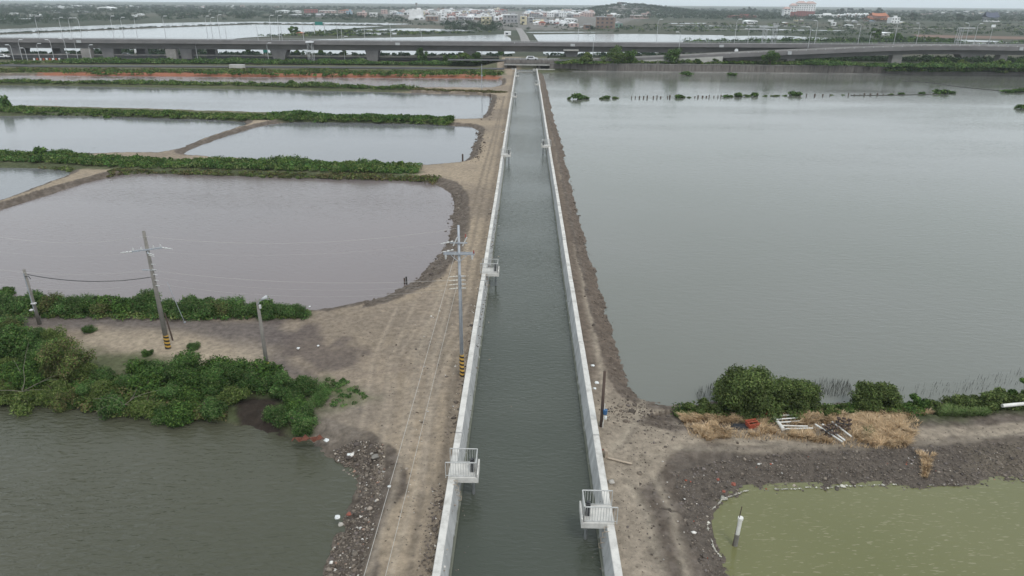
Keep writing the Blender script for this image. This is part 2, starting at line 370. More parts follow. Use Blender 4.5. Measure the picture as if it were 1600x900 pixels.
def shore_profile(s, bw): return np.where(s > 0, ZW+(0-ZW)*sstep(-.35, bw, s)*1.0+0*s, ZW-.18+s*.5)
bw = np.full(XF.shape, 1.7)
bw = np.where((SDK['olive'] < 8), 3.6+.7*fbm(XF*.3, YF*.3, 5, 2), bw)
bw = np.where((SDK['lower_left'] < 8) & (XF > -16), 2.6, bw)
bw = np.where((SDK['mauve'] < 8) & (GX > -14) & (GX < 0), 2.6, bw)
z = np.where(sdn > 0, ZW-.04+(.04-ZW)*sstep(0, 1, sdn/bw), np.maximum(ZW-.1+sdn*.5, -2.4))
z = z+np.where(sdn > .2, 1, .0)*(fbm(XF*.22, YF*.22, 21, 4)*.16+fbm(XF*1.3, YF*1.3, 31, 3)*.07)*sstep(262, 215, YF)
# rubble roughness of the dark banks
bankm = np.where((sdn > 0), 1-sstep(bw*.75, bw*1.25, sdn), 0.)
z += bankm*(fbm(XF*4., YF*4., 41, 2)*.12)*sstep(100, 40, YF)*(sdn > .25)
# embankment behind the retaining wall, right of the canal, with the bridge approach
plat = sstep(277.2, 277.6, YF)*(1-sstep(318, 336, YF))*sstep(9.0, 9.5, GX)
z = np.where(plat > 0, np.maximum(z, 0)*(1-plat)+2.35*plat, z)
platl = sstep(281, 286, YF)*(1-sstep(296, 302, YF))*(GX < -5)*sstep(-22, -8, GX)
z += platl*2.2
beyond = (YF > 340)
z = np.where(beyond, 0., z)
# wooded hills
def hill(cx, cy, rx, ry, h): 
    q = ((XF-cx)/rx)**2+((YF-cy)/ry)**2
    return h*np.exp(-q*1.2)
hc = at(990, 22, 0)
z += hill(hc[0]-8, 1900, 100, 200, 19)+hill(hc[0]+110, 1950, 80, 200, 8)
# keep the wall foot tidy, trench for the canal
wl = np.abs(GX) < 5.2
z = np.where(wl & (YF < CANAL_END), np.where(SD < .5, z, np.minimum(z, .15)), z)
nearwall = (1-sstep(4.3, 5.6, np.abs(GX)))*(YF < CANAL_END+1)
z = z*(1-nearwall)+.08*nearwall
z = np.where((np.abs(GX) < 3.985) & (YF < 330), -2.4, z)
def ground_z(x, y):
    """nearest grid vertex height"""
    j = int(np.clip(np.searchsorted(Yr, y), 1, ny-1)); col = X[:, j]; i = int(np.clip(np.searchsorted(col, x), 1, nx-1))
    return float(z.reshape(nx, ny)[i, j])
ZG = z.reshape(nx, ny)
def ground_z_arr(x, y):
    j = np.clip(np.searchsorted(Yr, y), 1, ny-1); tt = (np.abs(x-XC)-4.0)/np.maximum(Yr[j]*.9226+9.3, 6.)
    nt_ = len(t); k = np.clip(np.searchsorted(t, np.maximum(tt, 0)), 1, nt_-1)
    i = np.where(x-XC < 0, nt_-1-k, nt_+4+k); i = np.clip(i, 0, nx-1)
    return ZG[i, j]

# albedo of the ground: soils with outlines of their own
n1 = fbm(XF*.12, YF*.12, 51, 5); n2 = fbm(XF*.6, YF*.6, 61, 4); n3 = fbm(XF*2.5, YF*2.5, 71, 3)
tan = np.array([.30, .242, .178]); tan2 = np.array([.215, .175, .136]); grey = np.array([.272, .230, .182]); mud = np.array([.098, .079, .064]); mud2 = np.array([.15, .125, .105])
def mixc(a, b, f): return a*(1-f[:, None])+b*f[:, None]
col = mixc(np.tile(tan, (len(XF), 1)), tan2, sstep(-.35, .45, n1+n2*.4))
rightm = sstep(2, 4, GX)*(YF < 70)
col = mixc(col, np.tile(grey, (len(XF), 1)), rightm*.85)
n4 = fbm(XF*6.3, YF*6.3, 171, 2)
col = col*(1+.18*n2+.16*n3+.10*n4*sstep(80, 40, YF))[:, None]
# rocky dark soil on the shores
bm = np.clip(bankm*1.15+n2*.5*bankm, 0, 1)
col = mixc(col, mixc(np.tile(mud, (len(XF), 1)), mud2, sstep(-.3, .5, n3)), sstep(.15, .6, bm))
# strip right of the canal: brown with a pale footpath
strip = (GX > 4.2)*(1-sstep(70, 110, YF)*0)*(YF > 38)
sfac = strip*(1-np.exp(-((GX-5.3-.15*fbm(YF*.2, YF*0, 4, 2))/.30)**2)*(YF < 240)*.95)*sstep(36, 44, YF)*(GX < 10+YF*.02)*(SDK['big_right'] < 7)
col = mixc(col, np.tile(np.array([.125, .098, .078]), (len(XF), 1))*(1+.3*n3[:, None]), sfac*.9)
# shade line at the left wall foot, painted into the soil colour
foot_shade = (np.exp(-((GX+4.75+.15*n2)/.35)**2))*(YF < CANAL_END)
col = mixc(col, np.tile(np.array([.13, .105, .082]), (len(XF), 1)), np.clip(foot_shade*(.55+.5*n3), 0, .8))
def pxpoly(pp, zz=0.): return np.array([at(a, b, zz)[:2] for a, b in pp])
def region(pp, soft=1.2, nn=.6, zz=0.):
    P = pxpoly(pp, zz); out = np.zeros(XF.shape)
    bb = (XF > P[:, 0].min()-6) & (XF < P[:, 0].max()+6) & (YF > P[:, 1].min()-6) & (YF < P[:, 1].max()+6)
    d = sdist(P, XF[bb], YF[bb])+nn*n2[bb]*2; out[bb] = 1-sstep(-soft, soft, d)
    return out
def line(pp, wd, nn=.2, zz=0.):
    P = pxpoly(pp, zz); out = np.full(XF.shape, 1e9)
    for (ax, ay), (bx, by) in zip(P[:-1], P[1:]):
        dx, dy = bx-ax, by-ay; L = dx*dx+dy*dy; tt = np.clip(((XF-ax)*dx+(YF-ay)*dy)/L, 0, 1)
        out = np.minimum(out, np.hypot(XF-ax-tt*dx, YF-ay-tt*dy))
    return np.exp(-((out+nn*n3)/wd)**2)
def paint(fac, c, amt=1.): 
    global col
    col = mixc(col, np.tile(np.array(c), (len(XF), 1))*(1+.15*n3[:, None]), np.clip(fac*amt, 0, 1))
paint(region([(-200,480),(0,482),(250,492),(330,497),(440,500),(470,520),(440,545),(480,580),(500,600),(440,590),(400,560),(280,520),(150,515),(0,510),(-200,505)]), (.115, .098, .094), .85)
paint(region([(420,500),(470,505),(560,545),(600,570),(560,590),(480,590),(440,560)], 1.2, 1.6), (.105, .085, .078), .8)
paint(region([(150,520),(240,518),(420,545),(410,585),(300,575),(180,555),(120,540)], 1.5), (.32, .265, .20), .75)
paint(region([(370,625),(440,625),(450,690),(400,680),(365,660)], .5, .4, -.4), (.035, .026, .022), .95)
paint(region([(505,590),(590,600),(600,650),(560,700),(500,690),(490,640)], 1.2), (.20, .17, .14), .6)
paint(region([(530,690),(590,690),(600,760),(560,900),(510,900),(540,800)], .6), (.085, .07, .058), .75)
# tyre tracks
for off, a in ((0, .5), (1, .45)):
    dx = off*34
    paint(line([(640+dx,900),(655+dx,800),(668+dx*.9,700),(680+dx*.7,600),(700+dx*.55,500),(720+dx*.4,400),(745+dx*.3,300),(768+dx*.2,220),(788,150)], .22, .1), (.165, .135, .105), a*1.4); z -= .05*line([(640+dx,900),(655+dx,800),(668+dx*.9,700),(680+dx*.7,600),(700+dx*.55,500),(720+dx*.4,400),(745+dx*.3,300),(768+dx*.2,220),(788,150)], .22, .1)
    paint(line([(575+dx,900),(612+dx,780),(640+dx*.9,660),(650+dx*.8,560),(690+dx*.5,450)], .2, .12), (.35, .295, .23), .5)
RQ = random.Random(3)
for q in range(15):
    x0 = 585+q*8+RQ.uniform(-8, 8); dq = RQ.uniform(-12, 12); paint(line([(x0-18+dq,RQ.uniform(600,800)),(x0+2,560),(x0+40-dq,RQ.uniform(420,520))], RQ.uniform(.07,.2), .16), (.21, .175, .14) if q % 2 else (.36, .30, .235), .38); pass
paint(line([(520,590),(600,580),(680,570)], .3, .2), (.2, .16, .13), .4)
paint(line([(600,545),(650,585),(690,640)], .35, .2), (.21, .17, .13), .35)
for pp in ([(985,760),(1010,800),(1035,900)], [(1022,745),(1052,800),(1075,900)], [(960,700),(1000,650),(1010,600),(985,560)], [(1060,660),(1180,690),(1400,700),(1600,675)], [(1060,700),(1200,702),(1440,690)]):
    paint(line(pp, .28, .15), (.33, .285, .225), .6); paint(line([(a_+9, b_) for a_, b_ in pp], .14, .1), (.17, .142, .115), .6); z -= .05*line(pp, .2, .1)
paint(line([(1035,792),(1060,795),(1085,812),(1100,820)], .1, .05), (.05, .04, .033), .8)
# slate-dark bank of the olive pond
paint(region([(1050,730),(1150,715),(1300,708),(1600,690),(1900,680),(1900,745),(1600,757),(1200,770),(1130,785),(1112,830),(1140,880),(1180,950),(1120,920),(1080,860),(1060,790)], .5, .35, -.3), (.105, .088, .074), .92)
paint(region([(1500,700),(1640,690),(1640,740),(1500,740)], .8, .6, -.3), (.155, .13, .10), .6)
# vegetation-covered ground
GREEN = (.062, .078, .034)
for pp in ([(-400,236),(0,240),(200,246),(400,252),(560,258),(650,262),(660,270),(640,276),(400,272),(200,266),(0,262),(-400,256)],
           [(-400,158),(0,164),(200,169),(400,175),(600,182),(712,187),(700,192),(600,190),(400,187),(200,181),(0,179),(-400,180)],
           [(-400,124),(0,126.5),(400,130.5),(640,136),(640,142),(400,138),(0,132),(-400,130)],
           [(-400,470),(0,468),(250,478),(480,486),(480,495),(250,494),(0,486),(-400,484)],
           [(-400,500),(0,510),(100,540),(250,560),(400,590),(500,600),(505,640),(470,680),(380,655),(200,650),(0,630),(-400,630)],
           [(1050,632),(1430,632),(1600,622),(1900,600),(1900,622),(1600,640),(1430,655),(1080,655)]):
    paint(region(pp, .8, .5), GREEN, .85)
paint(region([(505,585),(560,600),(560,630),(510,625)], 1., .8), (.09, .11, .045), .8)
for pp, c in (([(-400,104),(0,106),(250,108),(790,110),(790,117),(400,116),(0,114),(-400,112)], (.085, .10, .042)),):
    paint(region(pp, .8, .5), c, .9)
paint(region([(60,113),(200,112.5),(400,114),(780,116),(780,121.5),(400,119.5),(60,116.5)], .6, 1.6), (.27, .10, .055), .9)
rd = fbm(XF*.06, YF*.0+3, 91, 2)
# far countryside: fields, scrub, bare plots
far = sstep(338, 342, YF)
fx = XF*.006; fy = YF*.0035
cell = np.floor(fx*1.0+.15*n1)*7.13+np.floor(fy)*3.7; cr = np.modf(np.abs(np.sin(cell*12.9898)*43758.5453))[0]
fc = np.stack([.036+.05*cr, .052+.03*cr, .032+.03*cr], 1)
col = mixc(col, fc, far)
col = mixc(col, np.tile(np.array([.075, .085, .045]), (len(XF), 1))*(1+.3*n2[:, None]), sstep(262, 266, YF)*(1-far)*.85*(np.abs(GX+7) > 4.5))
col = mixc(col, np.tile(np.array([.05, .06, .035]), (len(XF), 1)), plat*.9*(1-far))  # embankment colour darkened to stand for the shade under the ramp
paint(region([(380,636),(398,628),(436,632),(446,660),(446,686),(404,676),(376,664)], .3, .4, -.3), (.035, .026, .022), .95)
paint(region([(590,19),(700,17),(900,18),(1000,22),(1000,30),(905,46),(830,47),(770,46),(700,38),(640,31),(595,28)], 12., 14.), (.17, .16, .15), .8)
paint(region([(600,37),(700,40),(700,50),(640,43)], 8., 14.), (.14, .125, .10), .7)
V = np.stack([XF, YF, z], 1)
I = np.arange(nx*ny).reshape(nx, ny)
Fq = np.stack([I[:-1, :-1], I[1:, :-1], I[1:, 1:], I[:-1, 1:]], -1).reshape(-1, 4)
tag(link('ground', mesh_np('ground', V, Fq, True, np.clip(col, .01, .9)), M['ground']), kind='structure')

# ------------------------------------------------------------------ water
M['w_dark'] = water_mat('water_dark_green', (.056, .060, .040), (.074, .072, .050), wave=1.0, wscale=2.4, wdist=.17)
M['w_mauve'] = water_mat('water_mauve', (.172, .145, .143), (.155, .134, .134), wave=.55, wscale=2.2)
M['w_grey'] = water_mat('water_grey', (.14, .145, .152), (.16, .162, .168), wave=.3, wscale=2.0)
M['w_right'] = water_mat('water_grey_green', (.122, .130, .108), (.152, .154, .140), wave=.42, wscale=1.6, patch=.02)
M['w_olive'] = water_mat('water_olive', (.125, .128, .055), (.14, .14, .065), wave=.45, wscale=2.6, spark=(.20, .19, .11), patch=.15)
M['w_canal'] = water_mat('water_canal', (.048, .056, .043), (.062, .069, .055), wave=1., wscale=3.0, patch=.12)
M['w_far'] = water_mat('water_far', (.2, .21, .21), (.25, .26, .26), rough=.15, wave=.12, wscale=.6)
def sheet(name, P, zz, m):
    me = bpy.data.meshes.new(name); bm = bmesh.new(); vs = [bm.verts.new((p[0], p[1], zz)) for p in P]
    f = bm.faces.new(vs); f.normal_update()
    if f.normal.z < 0: f.normal_flip()
    bmesh.ops.triangulate(bm, faces=[f]); bm.to_mesh(me); bm.free()
    return tag(link(name, me, m), kind='structure')
def offset_poly(P, d):
    a = P-np.roll(P, 1, 0); b = np.roll(P, -1, 0)-P
    na = np.stack([a[:, 1], -a[:, 0]], 1)/(np.linalg.norm(a, axis=1)[:, None]+1e-9); nb = np.stack([b[:, 1], -b[:, 0]], 1)/(np.linalg.norm(b, axis=1)[:, None]+1e-9)
    n = na+nb; n /= np.linalg.norm(n, axis=1)[:, None]+1e-9
    return P+n*d
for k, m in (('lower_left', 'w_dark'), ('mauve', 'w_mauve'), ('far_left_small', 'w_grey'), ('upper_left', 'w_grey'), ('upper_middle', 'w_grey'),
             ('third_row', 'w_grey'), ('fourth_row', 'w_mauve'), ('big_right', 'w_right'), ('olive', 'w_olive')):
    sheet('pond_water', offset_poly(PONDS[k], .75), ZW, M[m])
sheet('canal_water', [(XC-3.9, -40), (XC+3.9, -40), (XC+3.9, 288), (XC-3.9, 288)], -1.0, M['w_canal'])
FAR_W = [
 [(-300,56),(0,45.5),(80,42.5),(160,39.5),(250,36),(330,34.5),(400,33.7),(520,35),(600,36),(655,37.5),(600,39.3),(400,36.3),(160,45.3),(0,52),(-300,62)],
 [(-300,65),(0,54),(160,47.3),(300,41.8),(400,38.2),(600,41),(560,43.5),(500,48.5),(440,55.5),(380,59),(300,70),(240,75),(200,78.5),(150,79.5),(120,83),(0,84.5),(-300,92)],
 [(320,84),(345,72),(450,63),(560,59.5),(650,58),(720,56),(788,53.5),(798,60),(800,72),(805,83),(780,85),(650,85.5),(500,85),(400,84)],
 [(833,54),(900,53.2),(1000,53),(1130,55),(1132,56.5),(1150,56),(1220,55.5),(1300,59.5),(1308,62),(1250,63),(1200,62.5),(1160,65),(1060,66),(1060,80),(1000,84),(880,86),(850,86),(845,70)],
 [(585,45.3),(640,44.4),(700,45.5),(742,47.5),(715,49.2),(640,48.6),(590,48.2)], [(540,52.3),(580,51),(626,51.2),(620,53.5),(560,55)],
 [(560,46.3),(600,45.2),(575,48),(548,49.5)],
 [(1433,60),(1500,62),(1570,64.3),(1565,65.6),(1500,65),(1440,62)], [(1500,68.6),(1550,66.5),(1592,66),(1586,70),(1520,72)],
 [(1168,45.6),(1200,45.3),(1320,47.5),(1316,48.4),(1200,47)], [(1055,39.8),(1200,40),(1270,40.6),(1265,41.3),(1060,40.6)],
 [(1040,36),(1105,35.8),(1100,37),(1045,37.2)], [(-200,32),(0,29),(110,27.5),(120,28.4),(0,30.5),(-200,34)],
 [(820,50),(900,49.6),(960,49.8),(955,50.6),(825,51)],
]
for pp in FAR_W: sheet('far_pond_water', [at(a, b, .12) for a, b in pp], .12, M['w_far'])
def strip(name, pp, wd, zz, m):
    P = [at(a, b, zz)[:2] for a, b in pp]; L, Rr = [], []
    for i, p in enumerate(P):
        d = np.array(P[min(i+1, len(P)-1)])-np.array(P[max(i-1, 0)]); d /= np.linalg.norm(d); n = np.array([-d[1], d[0]])
        L.append(p+n*wd/2); Rr.append(p-n*wd/2)
    n = len(P); Vv = [(*q, zz) for q in L]+[(*q, zz) for q in Rr]; F = [(i, i+1, n+i+1, n+i) for i in range(n-1)]
    return tag(link(name, mesh_np(name, Vv, F), m), kind='structure')
strip('country_road', [(1300,43),(1330,43.6),(1420,44.3),(1515,45)], 9, .14, M['concrete_pale'])
strip('country_road', [(1530,43.3),(1640,44.5),(1800,46)], 7, .14, M['concrete_pale'])
strip('village_road', [(826,78),(818,56),(813,48),(810,44)], 6, .16, M['concrete_old'])
strip('country_road', [(1105,45.5),(1200,46.2)], 8, .14, M['concrete_pale'])
strip('service_road', [(-400,93),(-60,99.5),(60,103),(250,103.3),(500,104.8),(788,107.2)], 6.5, .22, M['asphalt'])
strip('road_under_viaduct', [(-400,86),(0,89.5),(300,91),(560,92.5),(780,94)], 9, .2, M['asphalt'])
strip('red_field', [(1430,56),(1520,58),(1700,61)], 60, .1, mat('red_soil', (.17, .10, .075), .95, (.12, .085, .06), .02))

# ================================================================== CANAL
def canal_wall(side, label):
    # battered retaining wall cast in bays with joints; one side of the canal
    root = empty('canal_wall', (XC+side*HALF, 0, 0), 0, label, 'canal wall')
    mb = MB(); s = side
    bay = 12.0; y0 = -38.
    while y0 < CANAL_END:
        y1 = min(y0+bay-.05, CANAL_END)
        off = random.uniform(-.02, .02); dz = random.uniform(-.02, .02)
        prof = [(0+off, -2.6), (0+off, WALL_TOP-.03+dz), (-s*.03+off, WALL_TOP+dz), (-s*.35+off, WALL_TOP+dz), (-s*.38+off, WALL_TOP-.03+dz), (-s*.62+off, -.86), (-s*.70+off, -.9), (-s*.72+off, -2.6)]
        A = [mb.bm.verts.new((p[0], y0, p[1])) for p in prof]; B = [mb.bm.verts.new((p[0], y1, p[1])) for p in prof]
        n = len(prof); mb.bm.faces.new(A); mb.bm.faces.new(B[::-1])
        for i in range(n):
            f = mb.bm.faces.new((A[i], A[(i+1) % n], B[(i+1) % n], B[i])); f.material_index = 1 if i in (1, 2, 3) else 0
        y0 += bay
    me = mb.mesh('wall_bays'); me.materials.append(M['concrete_face']); me.materials.append(M['concrete_new'])
    link('wall_bays', me, None, root)
    # dark filler strip behind the joints
    fm = MB(); fm.box((-s*.19, (CANAL_END-38)/2, -1.1), (.24, CANAL_END+38-.2, 2.9)); fm.build('joint_filler', M['concrete_old'], root)
    return root
canal_wall(-1, 'pale concrete canal wall on the dirt track side of the channel')
canal_wall(1, 'pale concrete canal wall on the side of the large right hand pond')

def platform(px, py, side, label, first=[None]):
    """concrete gauge platform on one post; px,py = front edge of slab where it meets the wall"""
    p = at(px, py, WALL_TOP); y = p[1]
    root = empty('gauge_platform', (XC+side*HALF, y, WALL_TOP), 0, label, 'platform', 'gauge platforms along the canal walls')
    s = side; W_, D_ = 1.62, 1.35      # reach over the water, length along the wall
    x0, x1 = 0.02, -s*W_
    def X_(u): return -s*u
    # slab with kerb on the water side
    mb = MB(); mb.box((X_(W_/2-.0), D_/2, .05-.14), (W_, D_, .34), taper=None); mb.box((X_(W_-.04), D_/2, .16), (.09, D_+.004, .30))
    mb.build('slab', M['concrete_new'], root, bevel=.012)
    pb = MB(); pb.tube([(X_(W_-.32), D_*.45, -.26), (X_(W_-.32), D_*.45, -2.4)], .085, 12); pb.build('post', M['steel'], root, smooth=False)
    def rail(name, a, b, h=.95):
        r = MB(); a = Vector(a); b = Vector(b); d = b-a; L = d.length
        z = Vector((0, 0, 1))
        r.tube([a+z*h, b+z*h], .032, 8); r.tube([a+z*.10, b+z*.10], .018, 6)
        k = int(L/.13)
        for i in range(k+1):
            q = a+d*(i/k); r.tube([q+z*(.10 if 0 < i < k else -.05), q+z*h], .024 if i in (0, k) else .0135, 6, cap=False)
        return r.build(name, M['rail_white'], root)
    T = .22-.16
    rail('railing', (X_(-.12), .06, T), (X_(W_-.12), .06, T))
    rail('railing', (X_(.0), D_-.06, T), (X_(W_-.12), D_-.06, T))
    rail('railing', (X_(W_-.12), .06, T), (X_(W_-.12), D_-.06, T))
    g = MB(); g.box((X_(W_-.36), D_*.45, T+.36), (.22, .26, .74)); gc = g.build('gauge_cabinet', M['dark_metal'], root, bevel=.015)
    g = MB(); g.tube([(X_(W_-.36), D_*.45, T+.73), (X_(W_-.36), D_*.45, T+.82)], .10, 12); g.build('cabinet_cap', M['dark_metal'], gc)
    # staple rungs down the wall, in front of the slab
    for i in range(4):
        zz = .0-.34*i; u = .40+.07*(i)*1.0+.02; yy = -.32
        r = MB(); r.tube([(X_(u-.12), yy-.16, zz), (X_(u+.10), yy-.16, zz), (X_(u+.10), yy+.16, zz), (X_(u-.12), yy+.16, zz)], .016, 6)
        r.build('ladder_rung', M['wood_pale'], root)
    return root
platform(703, 748, -1, 'white railed gauge platform nearest the camera on the left canal wall')
platform(957, 820, 1, 'white railed gauge platform nearest the camera on the right canal wall')
platform(757, 428, -1, 'white railed gauge platform beside the steel utility pole')
platform(785, 243, -1, 'small gauge platform on the left wall about halfway down the canal')
platform(860, 229, 1, 'small gauge platform on the right wall about halfway down the canal')
platform(799, 151, -1, 'distant gauge platform on the left wall, second from the road bridge')
platform(803, 118.5, -1, 'distant gauge platform on the left wall, closest to the road bridge')
platform(842.5, 132, 1, 'distant gauge platform on the right wall near the road bridge')

# ================================================================== POLES AND WIRES
def insulator(parent, p, tip=(0, 0, .22), m='insul', r=.045):
    mb = MB(); p = Vector(p); t = Vector(tip)
    for k in range(3): mb.tube([p+t*(k/3), p+t*((k+.55)/3)], r*(1.15 if k < 2 else .8), 8)
    mb.tube([p, p+t*1.02], r*.4, 6)
    return mb.build('insulator', M[m], parent)
def at_h(base, px, h):   # world x at same Y as base for given height
    return at_y(px, 450, base[1])[0]
ZG0 = .04
# --- grey steel pole beside the canal
b = at(722, 589, 0); hp = hfor(b, 352)
pole_s = empty('utility_pole', b, 0, 'pale grey steel utility pole with crossarm and striped foot beside the canal wall', 'utility pole')
MB().tube([(0, 0, -.6), (0, 0, hp)], .135, 12, .075).build('pole_shaft', M['galv'], pole_s, smooth=True)
link('warning_band', MB().tube([(0, 0, .05), (0, 0, 1.75)], .162, 14, .155).mesh('warning_band'), M['band'], pole_s)
ha = hfor(b, 396)
arm = MB(); arm.box((0, -.12, ha), (2.0, .09, .10)); arm.box((0, .12, ha), (2.0, .09, .10)); arm.box((-.9, 0, ha), (.06, .30, .06)); arm.box((.9, 0, ha), (.06, .30, .06)); sarm = arm.build('crossarm', M['galv'], pole_s)
mb = MB(); mb.tube([(-.6, -.12, ha), (0, -.14, ha-.55)], .02, 6); mb.tube([(.6, -.12, ha), (0, -.14, ha-.55)], .02, 6); mb.build('arm_brace', M['galv'], pole_s)
for x in (-.85, .85): insulator(sarm, (x, -.12, ha-.04), (0, 0, -.32), r=.07)
insulator(sarm, (.95, -.1, ha+.06), m='insul_red')
# braces carrying the fused cutouts
for x in (-.35, .25):
    mb = MB(); mb.tube([(x, -.1, ha+.55), (x+.28, -.14, ha+1.15)], .04, 8); mb.build('cutout', M['insul'], pole_s)
insulator(pole_s, (.45, -.14, ha+1.15), m='insul_red')
mb = MB(); mb.box((0, -.1, ha+.75), (1.1, .07, .07)); mb.build('upper_arm', M['galv'], pole_s)
for q, (dx, dz) in enumerate(((-1, .85), (-1.15, .28))): insulator(pole_s, (-.35, -.1, ha+dz), (-.75, -.15, -.12), r=.045)
hb = hfor(b, 430)
MB().box((.0, -.16, hb-.35), (.06, .1, .9)).build('rack', M['galv'], pole_s)
for k in range(4):
    insulator(pole_s, (.12, -.16, hb-.28*k), (.30, -.05, .03), r=.04); insulator(pole_s, (-.12, -.16, hb-.28*k), (-.55, -.12, -.02), m='glaze', r=.03)
mb = MB(); mb.tube([(.13, -.1, 1.9), (.11, -.1, hb)], .018, 6); mb.build('conduit', M['galv'], pole_s)
PS = b; PSH = hp
# --- old concrete pole, left
b = at(263, 545, 0); hp = hfor(b, 361)
pole_c = empty('utility_pole', b, 0, 'tall brown concrete utility pole with crossarm and striped foot on the left track', 'utility pole')
MB().tube([(0, 0, -.6), (0, 0, hp)], .19, 14, .105).build('pole_shaft', M['pole_conc'], pole_c, smooth=True)
link('warning_band', MB().tube([(0, 0, .1), (0, 0, 1.15)], .20, 14, .193).mesh('warning_band'), M['band'], pole_c)
ha = hfor(b, 389)
rot = Matrix.Rotation(R_(28), 4, 'Z')
arm = MB(); arm.box((0, -.16, ha), (1.9, .09, .10), M=rot); arm.box((0, -.02, ha-.16), (.09, 1.0, .08), M=rot); carm = arm.build('crossarm', M['galv'], pole_c)
for x in (-.85, -.35, .4, .85): insulator(carm, rot @ Vector((x, -.16, ha+.05)), (0, 0, .22), r=.05)
for x, s in ((-.95, -1), (.95, 1)): insulator(carm, rot @ Vector((x, -.16, ha)), Vector((s*.75, -.1, -.05)), r=.05)
for dz, s in ((-.18, 1), (-.30, 1)): insulator(pole_c, rot @ Vector((.05, -.5, ha+dz)), (.45, -.15, -.05), r=.045)
for py in (412, 420, 428, 437, 445): 
    hh = hfor(b, py)
    insulator(pole_c, (.13, -.1, hh), (.32, -.08, .0), m='insul', r=.035)
hh = hfor(b, 421); mb = MB(); mb.box((-.1, -.1, hh), (1.0, .06, .06)); mb.build('lower_arm', M['galv'], pole_c)
PC = b; PCH = hp
# --- short pole, far left
b = at(62, 507, 0); hp = hfor(b, 421)
pole_l = empty('utility_pole', b, 0, 'short concrete utility pole with a metal sleeve rising from the left thicket', 'utility pole')
MB().tube([(0, 0, -.6), (0, 0, hp)], .15, 12, .10).build('pole_shaft', M['pole_conc'], pole_l, smooth=True)
MB().tube([(-.02, -.11, 1.2), (-.02, -.11, hp-.3)], .045, 8).build('conduit', M['galv'], pole_l)
MB().box((.1, -.12, 1.9), (.34, .22, .10)).build('bracket', M['insul'], pole_l, bevel=.01)
MB().box((-.25, -.08, 1.3), (.25, .25, .09)).build('bracket', M['insul'], pole_l, bevel=.01)
MB().tube([(0, -.12, hp-.55), (.30, -.12, hp-.5), (.42, -.12, hp-.75)], .03, 6).build('hook', M['dark_metal'], pole_l)
PL = b; PLH = hp
# --- lamp pole
b = at(419, 583, 0); hp = hfor(b, 470)
pl = empty('street_lamp', b, 0, 'old concrete lamp post with grey lamp head and yellow striped foot by the thicket', 'street lamp')
MB().tube([(0, 0, -.6), (0, 0, hp)], .15, 12, .095).build('post', M['pole_conc'], pl, smooth=True)
link('warning_band', MB().tube([(0, 0, .15), (0, 0, .95)], .16, 12, .152).mesh('warning_band'), M['band'], pl)
MB().tube([(0, -.08, hp-.25), (.16, -.1, hp-.02), (.42, -.14, hp+.17)], .03, 8).build('lamp_arm', M['galv'], pl)
mb = MB(); mb.tube([(.34, -.13, hp+.12), (.50, -.16, hp+.24), (.74, -.2, hp+.38)], .07, 10, .13); mb.build('lamp_head', M['lamp_grey'], pl, smooth=True)
MB().box((.17, -.1, hp-.38), (.13, .12, .26)).build('control_box', M['insul'], pl, bevel=.01)
# --- leaning stake beside the brown pole
b = at(271, 533, 0)
tag(MB().tube([(0, 0, -.4), (-.28, .1, 2.3)], .065, 8, .05).build('wooden_stake', M['wood_dark'], loc=b), 'thin dark leaning stake behind the brown concrete pole', 'stake')
b = at(289, 505, 0); tag(MB().tube([(0, 0, .0), (-1.0, .4, 3.4)], .02, 6).tube([(0,0,-.1),(0,0,.12)], .09, 8).build('guy_wire', M['galv'], loc=b), 'slanting guy wire with a white ground cap behind the brown pole', 'guy wire')
# --- dark wooden pole on the right bank
b = at(939, 668, 0); hp = hfor(b, 580)
wp = empty('wooden_pole', b, 0, 'dark bare wooden pole standing against the right canal wall', 'pole')
MB().tube([(0, 0, -.5), (.0, .0, hp)], .10, 10, .085).build('pole_shaft', M['wood_dark'], wp, smooth=True)
MB().tube([(.10, -.08, 0), (.13, -.1, hp*.45)], .02, 6).tube([(.02, -.12, -.1), (.16, -.12, hp*.3)], .012, 6).build('cable', M['pvc'], wp)
tag(MB().tube([(.18, -.12, 1.05), (.18, -.12, 1.35)], .12, 12, .14).build('bucket', M['blue'], loc=b), 'small blue bucket hanging beside the dark wooden pole', 'bucket')
tag(MB().box((.22, -.15, .82), (.16, .16, .24), rz=.4).build('plastic_bag', M['litter'], loc=b, bevel=.04), 'crumpled white bag under the blue bucket by the wooden pole', 'bag')

def cable(label, pts, r, m, sag=0., n=26, group=None, quad=None):
    P = []
    for a, c in zip(pts[:-1], pts[1:]):
        a = Vector(a); c = Vector(c)
        for i in range(n):
            u = i/n; q = a.lerp(c, u); q.z -= 4*sag*u*(1-u); P.append(q)
    P.append(Vector(pts[-1]))
    o = MB().tube(P, r, 5).build('overhead_wire', M[m]); return tag(o, label, 'wire', group)
def off(b, x, y, z): return (b[0]+x, b[1]+y, b[2]+z)
hS = hfor(PS, 396); hSr = hfor(PS, 436)
# two wires running back over the track towards the camera
for i, (x, hh, q) in enumerate(((-.2, hfor(PS, 392), (567, 898)), (-.15, hfor(PS, 442), (601, 898)))):
    e = at(q[0], q[1], hh-1.0); s0 = Vector(off(PS, x, -.15, hh)); e = Vector(e); e2 = s0+(e-s0)*1.9
    cable('pale wire running from the %s of the steel pole down over the track' % ('crossarm' if i == 0 else 'lower rack'), [s0, e2], .009, 'wire', sag=.15)
